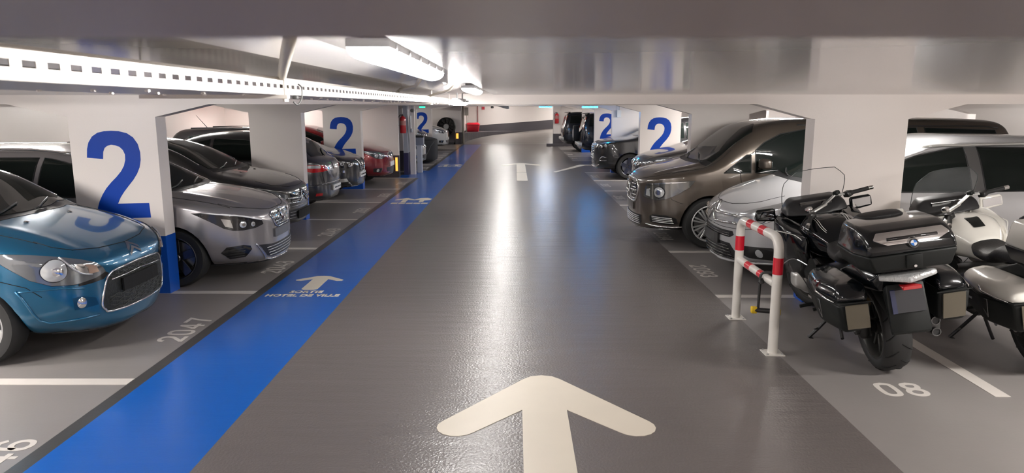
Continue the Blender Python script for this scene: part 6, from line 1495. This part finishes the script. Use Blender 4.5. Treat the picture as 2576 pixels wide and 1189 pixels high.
def safety_light(label, x, y, z, h=.34, w_=.14):
    t = thing('bulkhead_light', label, 'safety light', (x, y, z), 0, 'amber bulkhead lights')
    bm = B(); box(bm, -w_/2, w_/2, -.05, 0, 0, h, 0, .012); obj('lit_lens', bm, ORN, t)
    bm = B(); box(bm, -w_/2-.015, w_/2+.015, -.02, .005, -.015, h+.015, 0, .006); obj('frame', bm, mat('amber_frame', (.5, .42, .3), .5), t)
safety_light('amber light low on the dark wall foot right of the fan', -2.98, 37.19, .28, .26, .11)
safety_light('amber light on the dark wall foot beside the stair door', -3.22, 19.49, .18, .36, .05)
# ================================================================ far end: fan, red bin, pipes, sign
t = thing('ventilation_fan', 'big black round ventilation fan in front of the far left wall', 'fan', (-3.50, 36.7, .90))
bm = B(); lathe(bm, [(.42, .25), (.47, .25), (.47, -.05), (.45, -.08), (.42, -.05)], 40, 'Y', closed=True); obj('fan_ring', recalc(bm), BLACKP, t, smooth=.7)
bm = B(); lathe(bm, [(.001, -.06), (.12, -.05), (.14, 0), (.14, .1), (.001, .1)], 24, 'Y'); obj('hub', recalc(bm), mat('fan_hub_grey', (.25, .25, .25), .5, bump=.6, bscale=60), t, smooth=.8)
for k in range(10):
    a = 2*PI*k/10; bm = B(); c_, s_ = math.cos(a), math.sin(a)
    P1 = [Vector((c_*q, y_, s_*q))+Vector((-s_, 0, c_))*ww for q, ww, y_ in ((.12, -.02, .02), (.12, .03, .06), (.43, -.05, .02), (.43, .05, .10))]
    hull(bm, P1+[p+Vector((0, .008, 0)) for p in P1]); obj('blade', bm, mat('fan_blade_black', (.03, .03, .03), .4), t)
bm = B(); box(bm, -.44, .44, .10, .22, -.9, -.8); box(bm, -.44, -.38, .10, .22, -.9, -.2); box(bm, .38, .44, .10, .22, -.9, -.2); obj('fan_stand', bm, BLACKP, t)
bm = B(); lathe(bm, [(.001, .24), (.44, .24), (.44, .245), (.001, .245)], 32, 'Y'); obj('back_plate', recalc(bm), BLACKG, t)
t = thing('grit_bin', 'bright red moulded bin standing on the dark kerb at the far end', 'bin', (-2.38, 40.65, .518))
P_('tub', t, [(x, y, z) for x, y in ((-.32, -.2), (.32, -.2), (-.32, .25), (.32, .25)) for z in (0,)]+[(x, y, .36) for x, y in ((-.37, -.25), (.37, -.25), (-.37, .3), (.37, .3))], mat('bin_red', (.62, .01, .03), .35, coat=.3), .03, 2)
P_('lid', t, [(x, y, z) for x, y in ((-.39, -.27), (.39, -.27), (-.39, .32), (.39, .32)) for z in (.36, .42)]+[(x, y, .50) for x in (-.3, .3) for y in (-.15, .2)], mat('bin_red', (0, 0, 0)), .02, 2)
tag(obj('wall_pipe', tube(B(), [(-2.18, 42.3, .2), (-2.18, 42.3, 2.0)], .022, 8), mat('rusty_red_pipe', (.22, .03, .03), .5)), 'thin dark red pipe running up the far white wall', 'pipe')
bm = B(); box(bm, -1.94, -1.78, 42.33, 42.37, 1.73, 1.89); tag(obj('wall_sign', bm, mat('sign_red', (.5, .03, .05), .5)), 'small square red sign on the far white wall', 'sign')
t = thing('junction_box', 'cream box with a cable on the pillar edge above the red bin', 'junction box', (-2.62, 37.42, 1.45)); bm = B(); box(bm, 0, .22, 0, .10, 0, .42, 0, .01); obj('box_body', bm, COND, t); bm = B(); tube(bm, [(.11, .05, 0), (.11, .05, -.85)], .014, 8); obj('cable', bm, COND, t)
bm = B(); tube(bm, [(-2.70, 37.55, 0), (-2.70, 37.55, CZ)], .06, 14); tag(obj('drain_pipe', bm, COND, smooth=3), 'thick cream drain pipe at the corner beside the fan wall', 'pipe')
t = thing('ceiling_speaker', 'small grey device hanging under the beam left of centre at the far end', 'fixture', (-1.12, 35.5, 1.866)); bm = B(); lathe(bm, [(.001, -.05), (.06, -.04), (.07, 0), (.05, .06)], 16, 'Z'); obj('dome', recalc(bm), mat('fixture_grey', (.3, .3, .3), .5), t, smooth=.8)
t = thing('air_deflector', 'tilted pale grey box under the far beam', 'fixture', (-.57, 35.45, 1.824)); bm = B(); hull(bm, [(-.3, 0, .10), (-.3, .2, .10), (.28, 0, -.02), (.28, .2, -.02), (.25, 0, .10), (.25, .2, .10), (.18, 0, -.05)], .01, 1); obj('shell', bm, DF, t)
# wheel stops / service column on the right
t = thing('wall_box', 'small white box with wiring on the edge of the distant right pillar', 'junction box', (2.98, 20.85, 1.60)); bm = B(); box(bm, -.06, .06, -.05, 0, 0, .20, 0, .006); obj('box_body', bm, mat('box_white', (.75, .75, .73), .4), t); bm = B(); tube(bm, [(0, -.02, .2), (0, -.02, .34)], .01, 6); obj('cable', bm, LHOUS, t)
